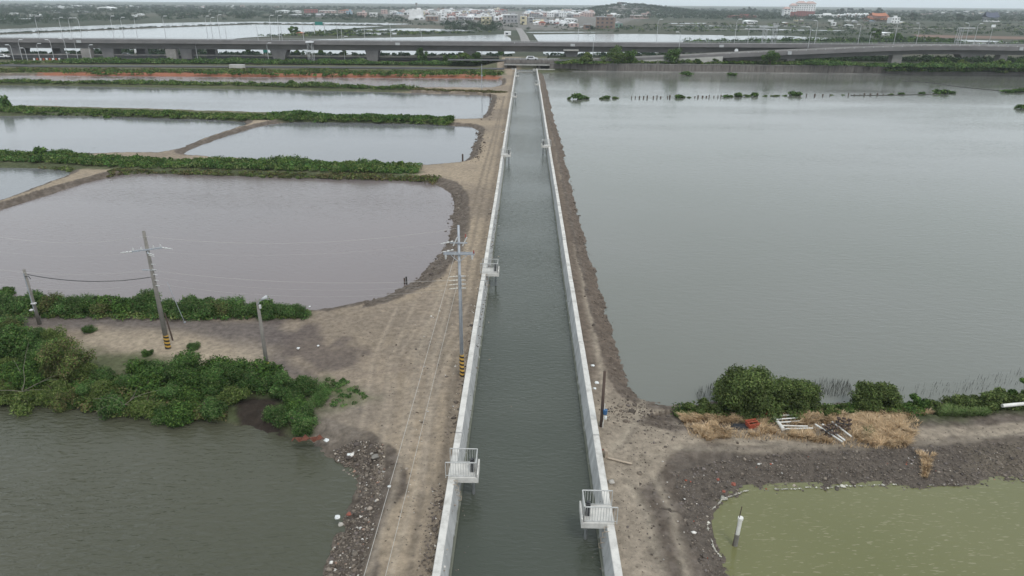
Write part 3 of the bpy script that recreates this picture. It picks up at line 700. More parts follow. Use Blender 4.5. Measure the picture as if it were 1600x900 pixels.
# wires between the steel pole and the brown pole, and on to the left
def wire_lr(label, pyS, pyC, endpx, endpy, sag, m='wire', r=.008, g=None):
    a = Vector(off(PS, -.1, -.1, hfor(PS, pyS))); c = Vector(off(PC, 0, -.15, hfor(PC, pyC)))
    d = c-a; e = at_y(endpx, endpy, PC[1]+(PC[1]-PS[1])*.9); cable(label, [a, c, Vector(e)], r, m, sag, 20, g)
wire_lr('topmost pale wire strung between the tops of the steel and brown poles', 356, 368, -60, 358, .75)
wire_lr('faint wire strung to the left side of the brown pole crossarm', 376, 391, -60, 384, .6, r=.004)
wire_lr('pale wire strung across the mauve pond at the lower arm of the brown pole', 436, 421, -60, 413, .55)
wire_lr('thin wire hanging just under the pale lower wire across the pond', 443, 431, -60, 422, .7, r=.004)
wire_lr('lowest thin wire strung across the mauve pond', 450, 441, -60, 432, .8, r=.004)
cable('thick dark cable sagging between the short pole and the brown pole', [off(PL, .25, -.1, hfor(PL, 428)), off(PC, -.1, -.1, hfor(PC, 432))], .03, 'wire_dark', .45)

# ================================================================== POLE IN THE OLIVE POND, POSTS, STICKS
b = at(1148, 852, ZW); hh = hfor(b, 812)
pp_ = empty('broken_post', b, 0, 'broken white concrete post with a thin rod standing in the olive pond', 'post')
MB().tube([(0, 0, -1), (.03, .0, hh*.45)], .12, 10, .115).build('lower_sleeve', M['pole_conc'], pp_)
MB().tube([(.03, 0, hh*.4), (.07, .02, hh)], .105, 10, .10).tube([(.07, .02, hh), (.07, .02, hh+.12)], .13, 10).build('pipe', M['pvc'], pp_)
MB().tube([(-.15, -.05, -.5), (.05, .05, hh+.75)], .022, 6).build('rod', M['wood_dark'], pp_)
b = at(634, 444, ZW)
pz = empty('mooring_posts', b, 0, 'pair of short dark posts lashed together in the edge of the mauve pond', 'posts')
MB().tube([(-.09, 0, -.8), (-.11, 0, .62)], .07, 8).build('post', M['wood_dark'], pz); MB().tube([(.09, 0, -.8), (.08, 0, .75)], .08, 8).build('post', M['soot'], pz)
b = at(723, 252, ZW); tag(MB().tube([(0, 0, -.8), (0, 0, 1.2)], .14, 8).build('mooring_post', M['wood_dark'], loc=b), 'single grey post in the corner of the middle upper pond', 'post')
b = at(766, 154, ZW); tag(MB().tube([(0, 0, -.8), (0, 0, .9)], .16, 8).box((0, 0, 1.), (.5, .5, .3)).build('mooring_post', M['wood_dark'], loc=b), 'tiny dark stake at the corner of the third row pond', 'post')
# thin poles at the far left ponds
b = at(753, 140, 0); h = hfor(b, 100)
t_ = empty('steel_post', b, 0, 'slim pale post standing on the dyke between the two farthest left ponds', 'post'); MB().tube([(0, 0, -.5), (0, 0, h)], .09, 8).build('shaft', M['galv'], t_); MB().box((0, 0, h*.55), (.5, .3, .4)).build('box', M['galv'], t_)

# ================================================================== RIGHT BANK JUNK
def junk(name, mb, m, label, cat, loc=None, bevel=0, group=None, rz=0):
    o = mb.build(name, m, loc=loc, bevel=bevel); o.rotation_euler = (0, 0, rz); return tag(o, label, cat, group)
def seg(px1, py1, px2, py2, z=.08): return Vector(at(px1, py1, z)), Vector(at(px2, py2, z))
def cyl_px(name, a, b, r, m, label, cat, group=None, z=.1):
    p, q = seg(*a, *b, z); o = MB().tube([Vector((0, 0, 0)), q-p], r, 10).build(name, M[m], loc=p); return tag(o, label, cat, group)
cyl_px('plastic_pipe', (1206, 648), (1224, 671), .12, 'pvc', 'thick white pipe lying at the left end of the wooden pallet frame', 'pipe')
pal = empty('slatted_frame', at(1245, 660, .1), 0, 'broken white slatted frame half buried in dry grass beside the thick pipe', 'frame')
o0 = Vector(at(1245, 660, .1))
for (a, c) in (((1212, 650), (1243, 648)), ((1215, 655), (1246, 653)), ((1218, 660), (1250, 658)), ((1223, 665), (1262, 666)), ((1227, 670), (1270, 669))):
    p, q = seg(*a, *c, .14); MB().tube([p-o0, q-o0], .045, 6).build('slat', M['pvc'], pal)
for i, (a, c) in enumerate((((1274, 663), (1316, 690)), ((1285, 663), (1320, 688)), ((1300, 659), (1330, 682)))):
    cyl_px('plastic_pipe', a, c, .055, 'pvc', ['white pipe nearest the water side under the paddle wheels', 'white pipe lying close beside another under the paddle wheels', 'shorter white pipe to the right of the paddle wheels'][i], 'pipe', z=.2)
cyl_px('plastic_pipe', (1566, 634), (1640, 627), .12, 'pvc', 'long white pipe lying at the right edge of the bank', 'pipe', z=.25)
def paddle(px, py, label, rz):
    p = at(px, py, .45); root = empty('paddle_wheel', p, rz, label, 'paddle wheel')
    MB().tube([(-.42, 0, 0), (.42, 0, 0)], .04, 8).build('axle', M['dark_metal'], root)
    for x in (-.3, .0, .3):
        for k in range(6):
            a = k*math.pi/3+x; mb = MB(); mb.box((x, math.cos(a)*.2, math.sin(a)*.2), (.05, .035, .035)); mb.tube([(x, 0, 0), (x, math.cos(a)*.3, math.sin(a)*.3)], .018, 5); mb.box((x, math.cos(a)*.32, math.sin(a)*.32), (.2, .10, .09)); mb.build('blade', M['wood_dark'], root)
paddle(1297, 672, 'dark brown paddle wheel lying on the white pipes, lower left of the two', .5)
paddle(1318, 662, 'dark brown paddle wheel lying in dry grass, upper right of the two', -.3)
# folded tarp and orange crates
b = at(1156, 668, .05); mb = MB()
mb.prism([(-.55, -.28), (.45, -.3), (.5, .22), (-.5, .3)], 0, .10); mb.prism([(-.45, -.2), (.3, -.22), (.35, .2), (-.4, .2)], .1, .17)
junk('tarpaulin', mb, M['tarp'], 'folded black tarpaulin lying between two tufts of dry grass', 'tarpaulin', b, .02)
def crate(px, py, wd, dp, ht, label, rz, tilt=0):
    b = at(px, py, .05); root = empty('crate', b, rz, label, 'crate'); root.rotation_euler = (tilt, 0, rz)
    mb = MB(); mb.box((0, 0, .02), (wd, dp, .04))
    for s in (-1, 1): mb.box((s*(wd/2-.02), 0, ht/2+.04), (.04, dp-.001, ht)); mb.box((0, s*(dp/2-.02), ht/2+.04), (wd-.082, .04, ht))
    mb.build('box', M['orange'], root, bevel=.008)
    mb = MB(); mb.box((0, 0, ht+.055), (wd+.06, .05, .05)); mb.box((0, dp/2, ht+.03), (wd+.08, .06, .05)); mb.box((0, -dp/2, ht+.03), (wd+.08, .06, .05)); mb.build('rim', M['orange'], root)
crate(1174, 667, .66, .46, .34, 'orange plastic crate lying beside the folded black tarpaulin', .3, .1)
crate(1199, 651, .42, .32, .34, 'small orange tub at the foot of the big round mangrove', .1)
# wooden block and plank by the wall
b = at(946, 713, .1); junk('wooden_block', MB().box((0, 0, .22), (.16, .3, .44), rz=.2), M['wood_pale'], 'short pale timber block leaning on the right canal wall', 'timber block', b, .01)
p, q = seg(950, 716, 987, 724, .12); tag(MB().box((0, 0, 0), (1.4, .13, .04)).build('plank', M['wood_pale']), 'weathered plank stretching from the timber block onto the dirt', 'plank'); o = bpy.data.objects['plank']; o.location = (p+q)/2; o.rotation_euler = (0, .03, math.atan2((q-p).y, (q-p).x))
# rusty sheet on the left shore
b = at(481, 691, .1); mb = MB(); n_ = 8
vs = [[mb.bm.verts.new((-.85+1.7*i/n_, -.28+.56*j/3+.1*i/n_, .25+.10*math.sin(i*1.7+j)+.14*(i % 2)-.15*j/3)) for j in range(4)] for i in range(n_+1)]
for i in range(n_):
    for j in range(3): mb.bm.faces.new((vs[i][j], vs[i+1][j], vs[i+1][j+1], vs[i][j+1]))
sh = mb.build('rusty_sheet', M['rust'], loc=b); md = sh.modifiers.new('s', 'SOLIDIFY'); md.thickness = .03
tag(sh, 'crumpled rusty brown sheet lying on the shore of the lower left pond', 'metal sheet')
# crumpled litter
def crumple(r, seed, flat=.5):
    rr = random.Random(seed); bm = bmesh.new(); bmesh.ops.create_icosphere(bm, subdivisions=2, radius=r)
    for v in bm.verts: v.co *= rr.uniform(.7, 1.25); v.co.z *= flat
    me = bpy.data.meshes.new('crumple'); bm.to_mesh(me); bm.free(); return me
for i, (x, y, r, m, lab, cat) in enumerate((
    (926, 571, .13, 'litter', 'scrap of white plastic film highest up against the right canal wall', 'plastic scrap'), (932, 598, .15, 'litter', 'crumpled white sheet of plastic against the right canal wall above the wooden pole', 'plastic sheet'),
    (929, 607, .12, 'litter', 'torn white plastic just below the crumpled sheet at the right wall', 'plastic scrap'),
    (510, 688, .15, 'litter', 'white plastic bag beside the rusty sheet on the left shore', 'bag'), (545, 710, .11, 'litter', 'round white bag on the rubble right of the rusty sheet', 'bag'),
    (527, 808, .14, 'litter', 'white foam chunk at the tip of the left rubble shore', 'foam chunk'), (545, 803, .13, 'red_brick', 'orange brick rubble lump beside the white foam chunk', 'rubble lump'),
    (586, 713, .22, 'pole_conc', 'pale rock at the top of the left rubble slope', 'rock'), (608, 760, .09, 'litter', 'white lump half way down the left rubble slope', 'rock'),
    (1131, 768, .1, 'red_brick', 'red brick fragment uppermost on the olive pond bank', 'brick'), (1146, 756, .14, 'red_brick', 'bright red tile heap on the dark bank of the olive pond', 'tiles'), (1122, 749, .09, 'red_brick', 'small red brick left of the tile heap on the dark bank', 'brick'),
    (944, 703, .1, 'red_brick', 'red brick lying just above the timber block', 'brick'), (497, 540, .09, 'litter', 'white scrap on the dark patch of the left track', 'scrap'), (466, 544, .12, 'litter', 'crumpled white paper on the left track below the lamp post', 'scrap'),
    (484, 479, .09, 'litter', 'white scrap at the end of the roadside shrub row', 'scrap'))):
    p = at(x, y, .1); tag(link('litter_piece' if m == 'litter' else 'rubble_lump', crumple(r, i), M[m], loc=p), lab, cat)

# ================================================================== RUBBLE, PEBBLES, DRY GRASS (uncountable)
def ico():
    t_ = (1+5**.5)/2; v = np.array([(-1,t_,0),(1,t_,0),(-1,-t_,0),(1,-t_,0),(0,-1,t_),(0,1,t_),(0,-1,-t_),(0,1,-t_),(t_,0,-1),(t_,0,1),(-t_,0,-1),(-t_,0,1)])/1.9
    f = np.array([(0,11,5),(0,5,1),(0,1,7),(0,7,10),(0,10,11),(1,5,9),(5,11,4),(11,10,2),(10,7,6),(7,1,8),(3,9,4),(3,4,2),(3,2,6),(3,6,8),(3,8,9),(4,9,5),(2,4,11),(6,2,10),(8,6,7),(9,8,1)])
    return v, f
IV, IF = ico()
def sample_poly(P, n, clumps=0):
    out = []; lo, hi = P.min(0), P.max(0); tot = 0
    while tot < n:
        q = RNG.uniform(lo, hi, (n*3, 2)); q = q[sdist(P, q[:, 0], q[:, 1]) < 0]; out.append(q); tot += len(q)
        if len(q) == 0: break
    return np.concatenate(out)[:n]
def rocks(name, pts, r, colr, label, cat, rv=.6, zoff=0.):
    n = len(pts); rs = r*(1-rv+2*rv*RNG.random(n)**2.2); rs = rs*np.where(RNG.random(n) < .04, 2.4, 1); s = RNG.uniform(.6, 1.4, (n, 1, 3))*rs[:, None, None]; s[:, :, 2] *= .6
    ang = RNG.uniform(0, 6.28, n); c, sn = np.cos(ang)[:, None], np.sin(ang)[:, None]
    v = IV[None]*s*(1+RNG.uniform(-.25, .25, (n, 12, 1)))
    x = v[..., 0]*c-v[..., 1]*sn; y = v[..., 0]*sn+v[..., 1]*c
    zz = ground_z_arr(pts[:, 0], pts[:, 1])+zoff
    Vv = np.stack([x+pts[:, 0][:, None], y+pts[:, 1][:, None], v[..., 2]+zz[:, None]+rs[:, None]*.15], -1).reshape(-1, 3)
    Ff = (IF[None]+(np.arange(n)*12)[:, None, None]).reshape(-1, 3)
    cc = np.repeat(np.array(colr)[RNG.integers(0, len(colr), n)]*(RNG.uniform(.65, 1.3, (n, 1))), 12, 0)
    return tag(link(name, mesh_np(name, Vv, Ff, False, np.clip(cc, 0, .8)), M['rock']), label, cat, kind='stuff')
brown = [(.13, .105, .085), (.10, .082, .068), (.18, .15, .12), (.12, .10, .09), (.085, .07, .058)]
pale = [(.45, .42, .38), (.33, .29, .24), (.5, .48, .45), (.28, .24, .2)]
P = pxpoly([(520,700),(560,690),(600,700),(602,760),(585,830),(560,920),(495,920),(525,830),(530,800),(560,780),(560,745),(530,725)], -.2)
rocks('shore_rubble', sample_poly(P, 5200), .042, brown+[(.2, .17, .14)], 'loose brown rubble covering the shore at the lower left pond corner', 'rubble')
rocks('shore_rubble', sample_poly(P, 260), .055, pale+[(.25, .16, .12)], 'scattered pale stones among the brown rubble at the lower left corner', 'stones')
P = pxpoly([(1050,740),(1150,715),(1300,708),(1600,695),(1800,690),(1800,745),(1600,757),(1200,772),(1125,790),(1112,835),(1150,890),(1200,960),(1140,960),(1080,860)], -.2)
rocks('bank_clods', sample_poly(P, 15000), .034, [(.12, .10, .083), (.15, .125, .105), (.09, .077, .068), (.19, .16, .13), (.14, .12, .11)], 'dark clods of dried mud covering the bank above the olive pond', 'clods')
rocks('bank_clods', sample_poly(P, 160), .05, pale+[(.36, .10, .06)], 'pale chips and brick bits on the bank above the olive pond', 'chips')
Pc = []
def along(pp, n, spread, zz=0.):
    P = pxpoly(pp, zz); L = np.linalg.norm(np.diff(P, axis=0), axis=1); k = RNG.choice(len(L), n, p=L/L.sum()); u = RNG.random((n, 1))
    return P[k]*(1-u)+P[k+1]*u+RNG.normal(0, spread, (n, 2))
rocks('bank_clods', along([(1010,640),(985,600),(962,545),(948,500),(930,440),(912,380),(896,300),(884,250),(868,190)], 9000, .55), .042, brown, 'brown clods along the narrow strip right of the canal', 'clods')
rocks('bank_clods', along([(710,300),(706,350),(690,400),(668,425),(640,445)], 3500, .8), .05, brown, 'brown clods on the curved corner bank of the mauve pond', 'clods')
rocks('bank_clods', np.concatenate([along([(742,200),(746,225),(738,250)], 700, .9), along([(770,152),(765,170),(757,186)], 500, 1.)]), .1, brown, 'brown clods on the pond corners beside the track', 'clods')
rocks('track_pebbles', along([(700,760),(672,900)], 60, .35), .05, pale, 'pale pebbles beside the near left canal wall', 'pebbles')
rocks('track_pebbles', along([(700,700),(722,600),(750,470),(772,330),(785,240),(798,150)], 420, .4), .055, pale, 'line of pale stones along the foot of the left canal wall', 'pebbles')
rocks('track_pebbles', along([(600,900),(640,700),(690,560),(740,350)], 260, 1.3), .04, pale, 'pebbles scattered over the dirt track', 'pebbles')
rocks('track_clods', along([(690,760),(668,900)], 420, .28), .045, brown, 'dark clods along the foot of the near left wall', 'clods')
rocks('track_clods', along([(705,690),(724,600),(752,470),(774,330)], 900, .28), .05, brown, 'dark clods along the foot of the left wall beyond', 'clods')
rocks('track_clods', along([(620,900),(660,700),(660,560),(600,520),(520,520)], 900, 1.8), .03, brown+[(.2,.17,.13)], 'small clods strewn over the left dirt area', 'clods')
rocks('track_clods', along([(1000,900),(990,760),(1010,680),(1080,680),(1300,700),(1600,680)], 1400, .9), .03, brown+[(.2,.17,.13)], 'small clods strewn over the right dirt area', 'clods')
rocks('track_pebbles', along([(975,690),(1010,760),(1040,900)], 160, 1.0), .045, brown+pale[:1], 'pebbles scattered over the right hand dirt', 'pebbles')
rocks('track_pebbles', along([(950,640),(985,640),(1060,665)], 500, .9), .05, brown, 'dark clods scattered over the right hand dirt below the strip', 'clods')
# white froth along the olive shore
Po = PONDS['olive']; Qo = np.roll(Po, -1, 0); L = np.linalg.norm(Qo-Po, axis=1); wgt = L*np.where(Po[:, 0] < at(1240, 770, ZW)[0], 3., 1.); k = RNG.choice(len(L), 2400, p=wgt/wgt.sum()); u = RNG.random((2400, 1)); q = Po[k]*(1-u)+Qo[k]*u
dn = fbm(q[:, 0]*.6, q[:, 1]*.6, 77, 3); q = q[(dn > -.12)]
dd = sdist(Po, q[:, 0], q[:, 1]); nzq = fbm(q[:, 0]*.55, q[:, 1]*.55, 3, 4)*.35+fbm(q[:, 0]*2.2, q[:, 1]*2.2, 9, 3)*.16
cen = Po.mean(0); nrm = (q-cen)/np.linalg.norm(q-cen, axis=1)[:, None]; q = q-nrm*(nzq[:, None]-.42)
fr_ = rocks('shore_foam', q, .042, [(.52, .50, .44), (.4, .38, .33)], 'broken line of white froth and shells along the olive pond shore', 'froth', .6)
co = np.zeros(len(fr_.data.vertices)*3, np.float32); fr_.data.vertices.foreach_get('co', co); co = co.reshape(-1, 3); co[:, 2] = ZW+.03+(co[:, 2] % .05); fr_.data.vertices.foreach_set('co', co.ravel())

def blades(name, pts, hgt, wid, cols, label, cat, lean=.5, per=1, kind='stuff', dir0=None, base=None):
    n = len(pts); h = hgt*RNG.uniform(.6, 1.2, n); a = RNG.uniform(0, 6.28, n)
    if dir0 is not None: a = dir0(pts)+RNG.normal(0, .6, n)
    ln = lean*h*RNG.uniform(.4, 1.3, n); wv = wid*RNG.uniform(.6, 1.3, n); b2 = a+math.pi/2+RNG.normal(0, .5, n)
    z0 = (ground_z_arr(pts[:, 0], pts[:, 1]) if base is None else np.full(n, base))-.03
    x, y = pts[:, 0], pts[:, 1]; dx, dy = np.cos(b2)*wv/2, np.sin(b2)*wv/2
    v0 = np.stack([x-dx, y-dy, z0], -1); v1 = np.stack([x+dx, y+dy, z0], -1)
    m_ = np.stack([x+np.cos(a)*ln*.35, y+np.sin(a)*ln*.35, z0+h*.65], -1); d3 = np.stack([dx, dy, dx*0], -1)*.8
    tp = np.stack([x+np.cos(a)*ln, y+np.sin(a)*ln, z0+h*(1-.25*lean)], -1); e3 = d3*.25
    Vv = np.stack([v0, v1, m_+d3, m_-d3, tp+e3, tp-e3], 1).reshape(-1, 3)
    i0 = np.arange(n)[:, None]*6; Ff = np.concatenate([i0+np.array([[0, 1, 2, 3]]), i0+np.array([[3, 2, 4, 5]])], 0)
    cc = np.repeat(np.array(cols)[RNG.integers(0, len(cols), n)]*RNG.uniform(.75, 1.25, (n, 1)), 6, 0)
    o = link(name, mesh_np(name, Vv, Ff, False, np.clip(cc, 0, .8)), M['drygrass'] if 'dry' in name or 'reed' in name else M['leaf']); return tag(o, label, cat, kind=kind)
straw = [(.56, .42, .27), (.50, .36, .21), (.62, .48, .32), (.42, .30, .18), (.52, .37, .22)]
JUNK_SEGS = [((1206,650),(1225,674)), ((1215,668),(1262,672)), ((1274,668),(1318,692)), ((1300,664),(1330,684)), ((1150,671),(1180,672)), ((1199,652),(1200,652)), ((1212,655),(1245,655)), ((1290,672),(1322,668))]
DRY = [[(1060,646),(1110,642),(1170,648),(1195,642),(1205,655),(1190,666),(1120,660),(1065,656)], [(1085,670),(1115,666),(1145,672),(1140,684),(1100,684),(1084,678)],
       [(1165,672),(1200,670),(1212,678),(1180,680)], [(1218,655),(1240,642),(1300,638),(1380,640),(1410,655),(1412,672),(1330,672),(1280,660),(1240,664)],
       [(1218,674),(1262,674),(1300,692),(1250,686),(1222,682)], [(1330,672),(1410,668),(1428,680),(1415,700),(1385,698),(1340,690),(1300,678)], [(1395,645),(1430,640),(1460,640),(1430,650),(1400,655)],
       [(1430,712),(1460,710),(1452,724),(1452,738),(1443,738),(1444,722)]]
for i, pp in enumerate(DRY):
    P = pxpoly(pp); A = .5*abs(np.sum(P[:, 0]*np.roll(P[:, 1], -1)-np.roll(P[:, 0], -1)*P[:, 1])); n = int(A*1000)
    q = sample_poly(P, n); q = q+fbm(q[:, 0]*2, q[:, 1]*2, 5, 2)[:, None]*.5
    for (sa, sb) in JUNK_SEGS:
        pa, pb = at(*sa, .1)[:2], at(*sb, .1)[:2]; dv_ = pb-pa; tt_ = np.clip(((q-pa)@dv_)/(dv_@dv_+1e-9), 0, 1); q = q[np.hypot(*(q-pa-tt_[:, None]*dv_).T) > .33]
    # tussocks fan out from scattered centres
    cts = sample_poly(P, max(3, int(A*.9))); dist = ((q[:, None, :]-cts[None])**2).sum(-1); j = dist.argmin(1); dv = q-cts[j]
    ang = np.arctan2(dv[:, 1], dv[:, 0])
    lab = ['long', 'left hand', 'small middle', 'largest back', 'low front', 'right hand', 'far right', 'lone bank'][i]
    o = blades('dry_grass', q, .42 if i < 7 else .3, .036, straw, '%s patch of straw coloured dry grass on the right bank' % lab, 'dry grass', lean=.75, dir0=lambda p_, a_=ang: a_)
g1 = pxpoly([(1460,638),(1500,628),(1550,634),(1540,648),(1500,648),(1468,645)]); q = sample_poly(g1, 5200)
blades('grass_patch', q, .5, .04, [(.10, .17, .05), (.14, .20, .07), (.2, .24, .1)], 'bright green grass patch on the right bank by the white pipe', 'grass', .7)
g1 = pxpoly([(1053,640),(1080,634),(1095,640),(1085,652),(1060,650)]); q = sample_poly(g1, 1800)
blades('grass_patch', q, .35, .04, [(.09, .14, .04), (.16, .2, .07)], 'green grass patch at the left end of the dry grass', 'grass', .7)
g1 = pxpoly([(1350,676),(1362,674),(1364,684),(1352,686)]); q = sample_poly(g1, 500)
blades('grass_patch', q, .4, .04, [(.06, .12, .03)], 'dark green tuft inside the dry grass', 'grass', .5)
# mangrove seedlings standing in the water
for pp, n, lab in (([(1255,606),(1280,595),(1325,598),(1335,620),(1300,622),(1270,618)], 520, 'dark thin mangrove shoots in the water between the two round bushes'), ([(1400,612),(1470,598),(1600,580),(1640,590),(1600,604),(1450,622)], 260, 'sparse dark mangrove shoots in the water at the right'),
                   ([(1085,612),(1120,600),(1120,625),(1090,628)], 160, 'sparse dark shoots in the water left of the big mangrove')):
    q = sample_poly(pxpoly(pp, ZW), int(n*.75)); blades('mangrove_shoots', q, .42, .02, [(.06, .06, .058), (.09, .09, .085)], lab, 'shoots', .15, base=ZW)

# ================================================================== VEGETATION
GD = [(.05, .105, .024), (.07, .135, .03), (.034, .07, .018), (.105, .165, .04)]
GB = [(.055, .125, .032), (.08, .16, .042), (.04, .09, .025), (.115, .19, .06), (.14, .18, .07)]      # bluish feathery
GY = [(.10, .145, .035), (.13, .175, .048), (.065, .11, .03), (.16, .19, .07)]
GM = [(.085, .12, .036), (.07, .105, .032), (.11, .15, .045), (.055, .08, .027), (.14, .17, .06)]  # mangrove
GO = [(.12, .11, .05), (.09, .10, .04), (.15, .12, .06)]
def leaves(lobes, n, size, cols, seed, up=.35, shell=.3, asp=.55, vcl=.3):
    """leaf quads spread through the volume of ellipsoid lobes"""
    g = np.random.default_rng(seed); L = np.array(lobes, float); A = (L[:, 3]*L[:, 4]+L[:, 4]*L[:, 5]+L[:, 3]*L[:, 5]); k = g.choice(len(L), n, p=A/A.sum())
    d = g.normal(size=(n, 3)); d /= np.linalg.norm(d, axis=1)[:, None]; r = 1-np.abs(g.normal(0, shell, n)); r = np.clip(r, .1, 1.25)
    r *= 1+.18*np.sin(d[:, 0]*7+k)*np.cos(d[:, 1]*6+k*2)+.12*g.normal(size=n)
    c = L[k, :3]+d*L[k, 3:6]*r[:, None]
    nn = d*.8+g.normal(size=(n, 3))*.7; nn[:, 2] += up; nn /= np.linalg.norm(nn, axis=1)[:, None]
    a = np.cross(nn, g.normal(size=(n, 3))); a /= np.linalg.norm(a, axis=1)[:, None]; b = np.cross(nn, a)
    s = size*g.uniform(.6, 1.3, n)[:, None]; a = a*s; b = b*s*asp
    c[:, 2] = np.maximum(c[:, 2], size*.3)
    V = np.stack([c-a, c-b*.9+a*.1, c+a, c+b*.9+a*.1], 1).reshape(-1, 3); F = np.arange(4*n).reshape(-1, 4)
    cl = g.uniform(1-vcl, 1+vcl, len(L))[k]; cc = np.array(cols)[(g.integers(0, len(cols), n)+k) % len(cols)]*(cl*g.uniform(.75, 1.25, n))[:, None]
    return V, F, np.repeat(cc, 4, 0)
def foliage_mesh(name, *a, **k):
    V, F, c = leaves(*a, **k); return mesh_np(name, V, F, False, np.clip(c, 0, .6))
def bush_lobes(rr, n=11, flat=1.):
    out = []
    for i in range(n):
        a = rr.uniform(0, 6.28); d = rr.uniform(0, .62); r = rr.uniform(.28, .5); z_ = rr.uniform(.25, .85)*(1-.45*d)*flat
        out.append((math.cos(a)*d, math.sin(a)*d, z_, r, r, r*rr.uniform(.7, 1.)*flat))
    return out
rr = random.Random(5)
WD_ = [(.03, .055, .026), (.045, .075, .03), (.022, .04, .02)]
def variants(name, cols, k, n, size, nl=11, **kw): return [foliage_mesh(name, bush_lobes(rr, nl), n, size, cols, 100+i+len(cols)*7+n, **kw) for i in range(k)]
SHRUB = {'dark': variants('shrub_foliage', GD, 4, 5200, .062), 'feathery': variants('shrub_foliage', GB, 4, 6000, .056, asp=.38), 'yellow': variants('shrub_foliage', GY, 3, 4800, .058, asp=.4), 'olive': variants('shrub_foliage', GO+GY, 2, 3600, .056, asp=.4)}
FARSHRUB = {'dark': variants('shrub_foliage', GD, 4, 420, .19, 7), 'yellow': variants('shrub_foliage', GY+GD, 3, 420, .19, 7)}
def stem_mesh(rr, n=5, r=.035, h=.8, sp=.5):
    mb = MB()
    for i in range(n):
        a = rr.uniform(0, 6.28); d = rr.uniform(.2, 1)*sp; mb.tube([(math.cos(a)*.05, math.sin(a)*.05, -.15), (math.cos(a)*d*.4, math.sin(a)*d*.4, h*.5), (math.cos(a)*d, math.sin(a)*d, h*rr.uniform(.8, 1.1))], r, 5, r*.3)
    return mb.mesh('stem')
STEMS = [stem_mesh(rr) for _ in range(3)]
for m_ in STEMS: m_.materials.append(M['bark'])
def shrub(px, py, s, kind, label, group=None, z=None, far=False, sz=1., cat='shrub', pos=None):
    p = at(px, py, .05) if pos is None else np.array([pos[0], pos[1], .05])
    zz = ground_z(p[0], p[1]) if z is None else z
    me = random.choice((FARSHRUB if far else SHRUB)[kind])
    if far:
        o = link('shrub', me, M['leaf'], loc=(p[0], p[1], zz-.05)); o.scale = (s, s, s*sz); o.rotation_euler = (0, 0, random.uniform(0, 6.28)); return tag(o, label, cat, group)
    root = empty('shrub', (p[0], p[1], zz-.05), random.uniform(0, 6.28), label, cat, group)
    root.scale = (s*random.uniform(.9, 1.1), s, s*sz)
    link('foliage', me, M['leaf'], root); link('stem', random.choice(STEMS), None, root); return root
# roadside shrub row between the mauve pond and the track
g = 'shrub row between the mauve pond and the left track'
x = -170
while x < 478:
    yb = 483+8*(x/480 if x > 0 else 0)+random.uniform(-5, 4)
    shrub(x, yb, random.uniform(1.35, 1.85)*(.7 if x > 430 else 1), random.choice(['feathery', 'feathery', 'dark', 'olive' if 60 < x < 350 else 'feathery']), 'low feathery green shrub in the row along the mauve pond', g, sz=random.uniform(.7, 1.0))
    x += random.uniform(13, 19)
# lower left thicket
g = 'shrubs of the thicket on the lower left bank'
P = pxpoly([(-170,508),(0,508),(40,525),(90,530),(130,575),(200,590),(235,580),(330,572),(420,598),(490,612),(505,625),(490,668),(462,680),(440,660),(400,640),(330,650),(260,648),(120,632),(0,622),(-170,618)])
pts = []
for q in sample_poly(P, 1200):
    if all((q[0]-a[0])**2+(q[1]-a[1])**2 > 1.28**2 for a in pts): pts.append(q)
for q in pts:
    v = np.array([q[0], q[1], -H]); px = 800+FPX*(v@Rt)/(v@Fw); py = 450-FPX*(v@Up)/(v@Fw)
    if 382 < px < 436 and py > 626: continue
    s = random.uniform(1.0, 1.4)
    if px > 230 and py < 615: s = random.uniform(1.35, 1.75); kd = random.choice(['dark', 'dark', 'feathery'])
    elif px < 230: kd = random.choice(['yellow', 'yellow', 'feathery', 'feathery', 'dark', 'olive'])
    else: kd = random.choice(['dark', 'feathery', 'yellow'])
    if px > 425: s *= .85; kd = 'feathery'
    lab = {'dark': 'dense dark green shrub in the lower left thicket', 'feathery': 'feathery blue green shrub in the lower left thicket', 'yellow': 'light yellow green shrub in the lower left thicket', 'olive': 'thin olive brown shrub in the lower left thicket'}[kd]
    shrub(0, 0, s, kd, lab, g, sz=random.uniform(.85, 1.15), pos=q)
for px, py, s, kd, lab in ((536,592,.2,'feathery','low creeping green plant nearest the dirt track'), (510,610,.4,'feathery','low green plant at the right edge of the thicket'), (545,620,.2,'feathery','tiny green plant standing alone on the bare dirt'),
                           (302,545,.6,'feathery','shrub poking up just right of the striped foot of the brown pole'), (232,555,.5,'dark','sapling in front of the pale sand patch'),
                           (140,520,.65,'feathery','small round green bush beside the short pole on the track'), (10,450,.9,'dark','young tree sprig above the shrub row at the far left'), (468,660,1.2,'feathery','shrub overhanging the pond at the thicket end'), (462,640,1.1,'dark','shrub above the overhanging shrub at the thicket end')):
    shrub(px, py, s, kd, lab)
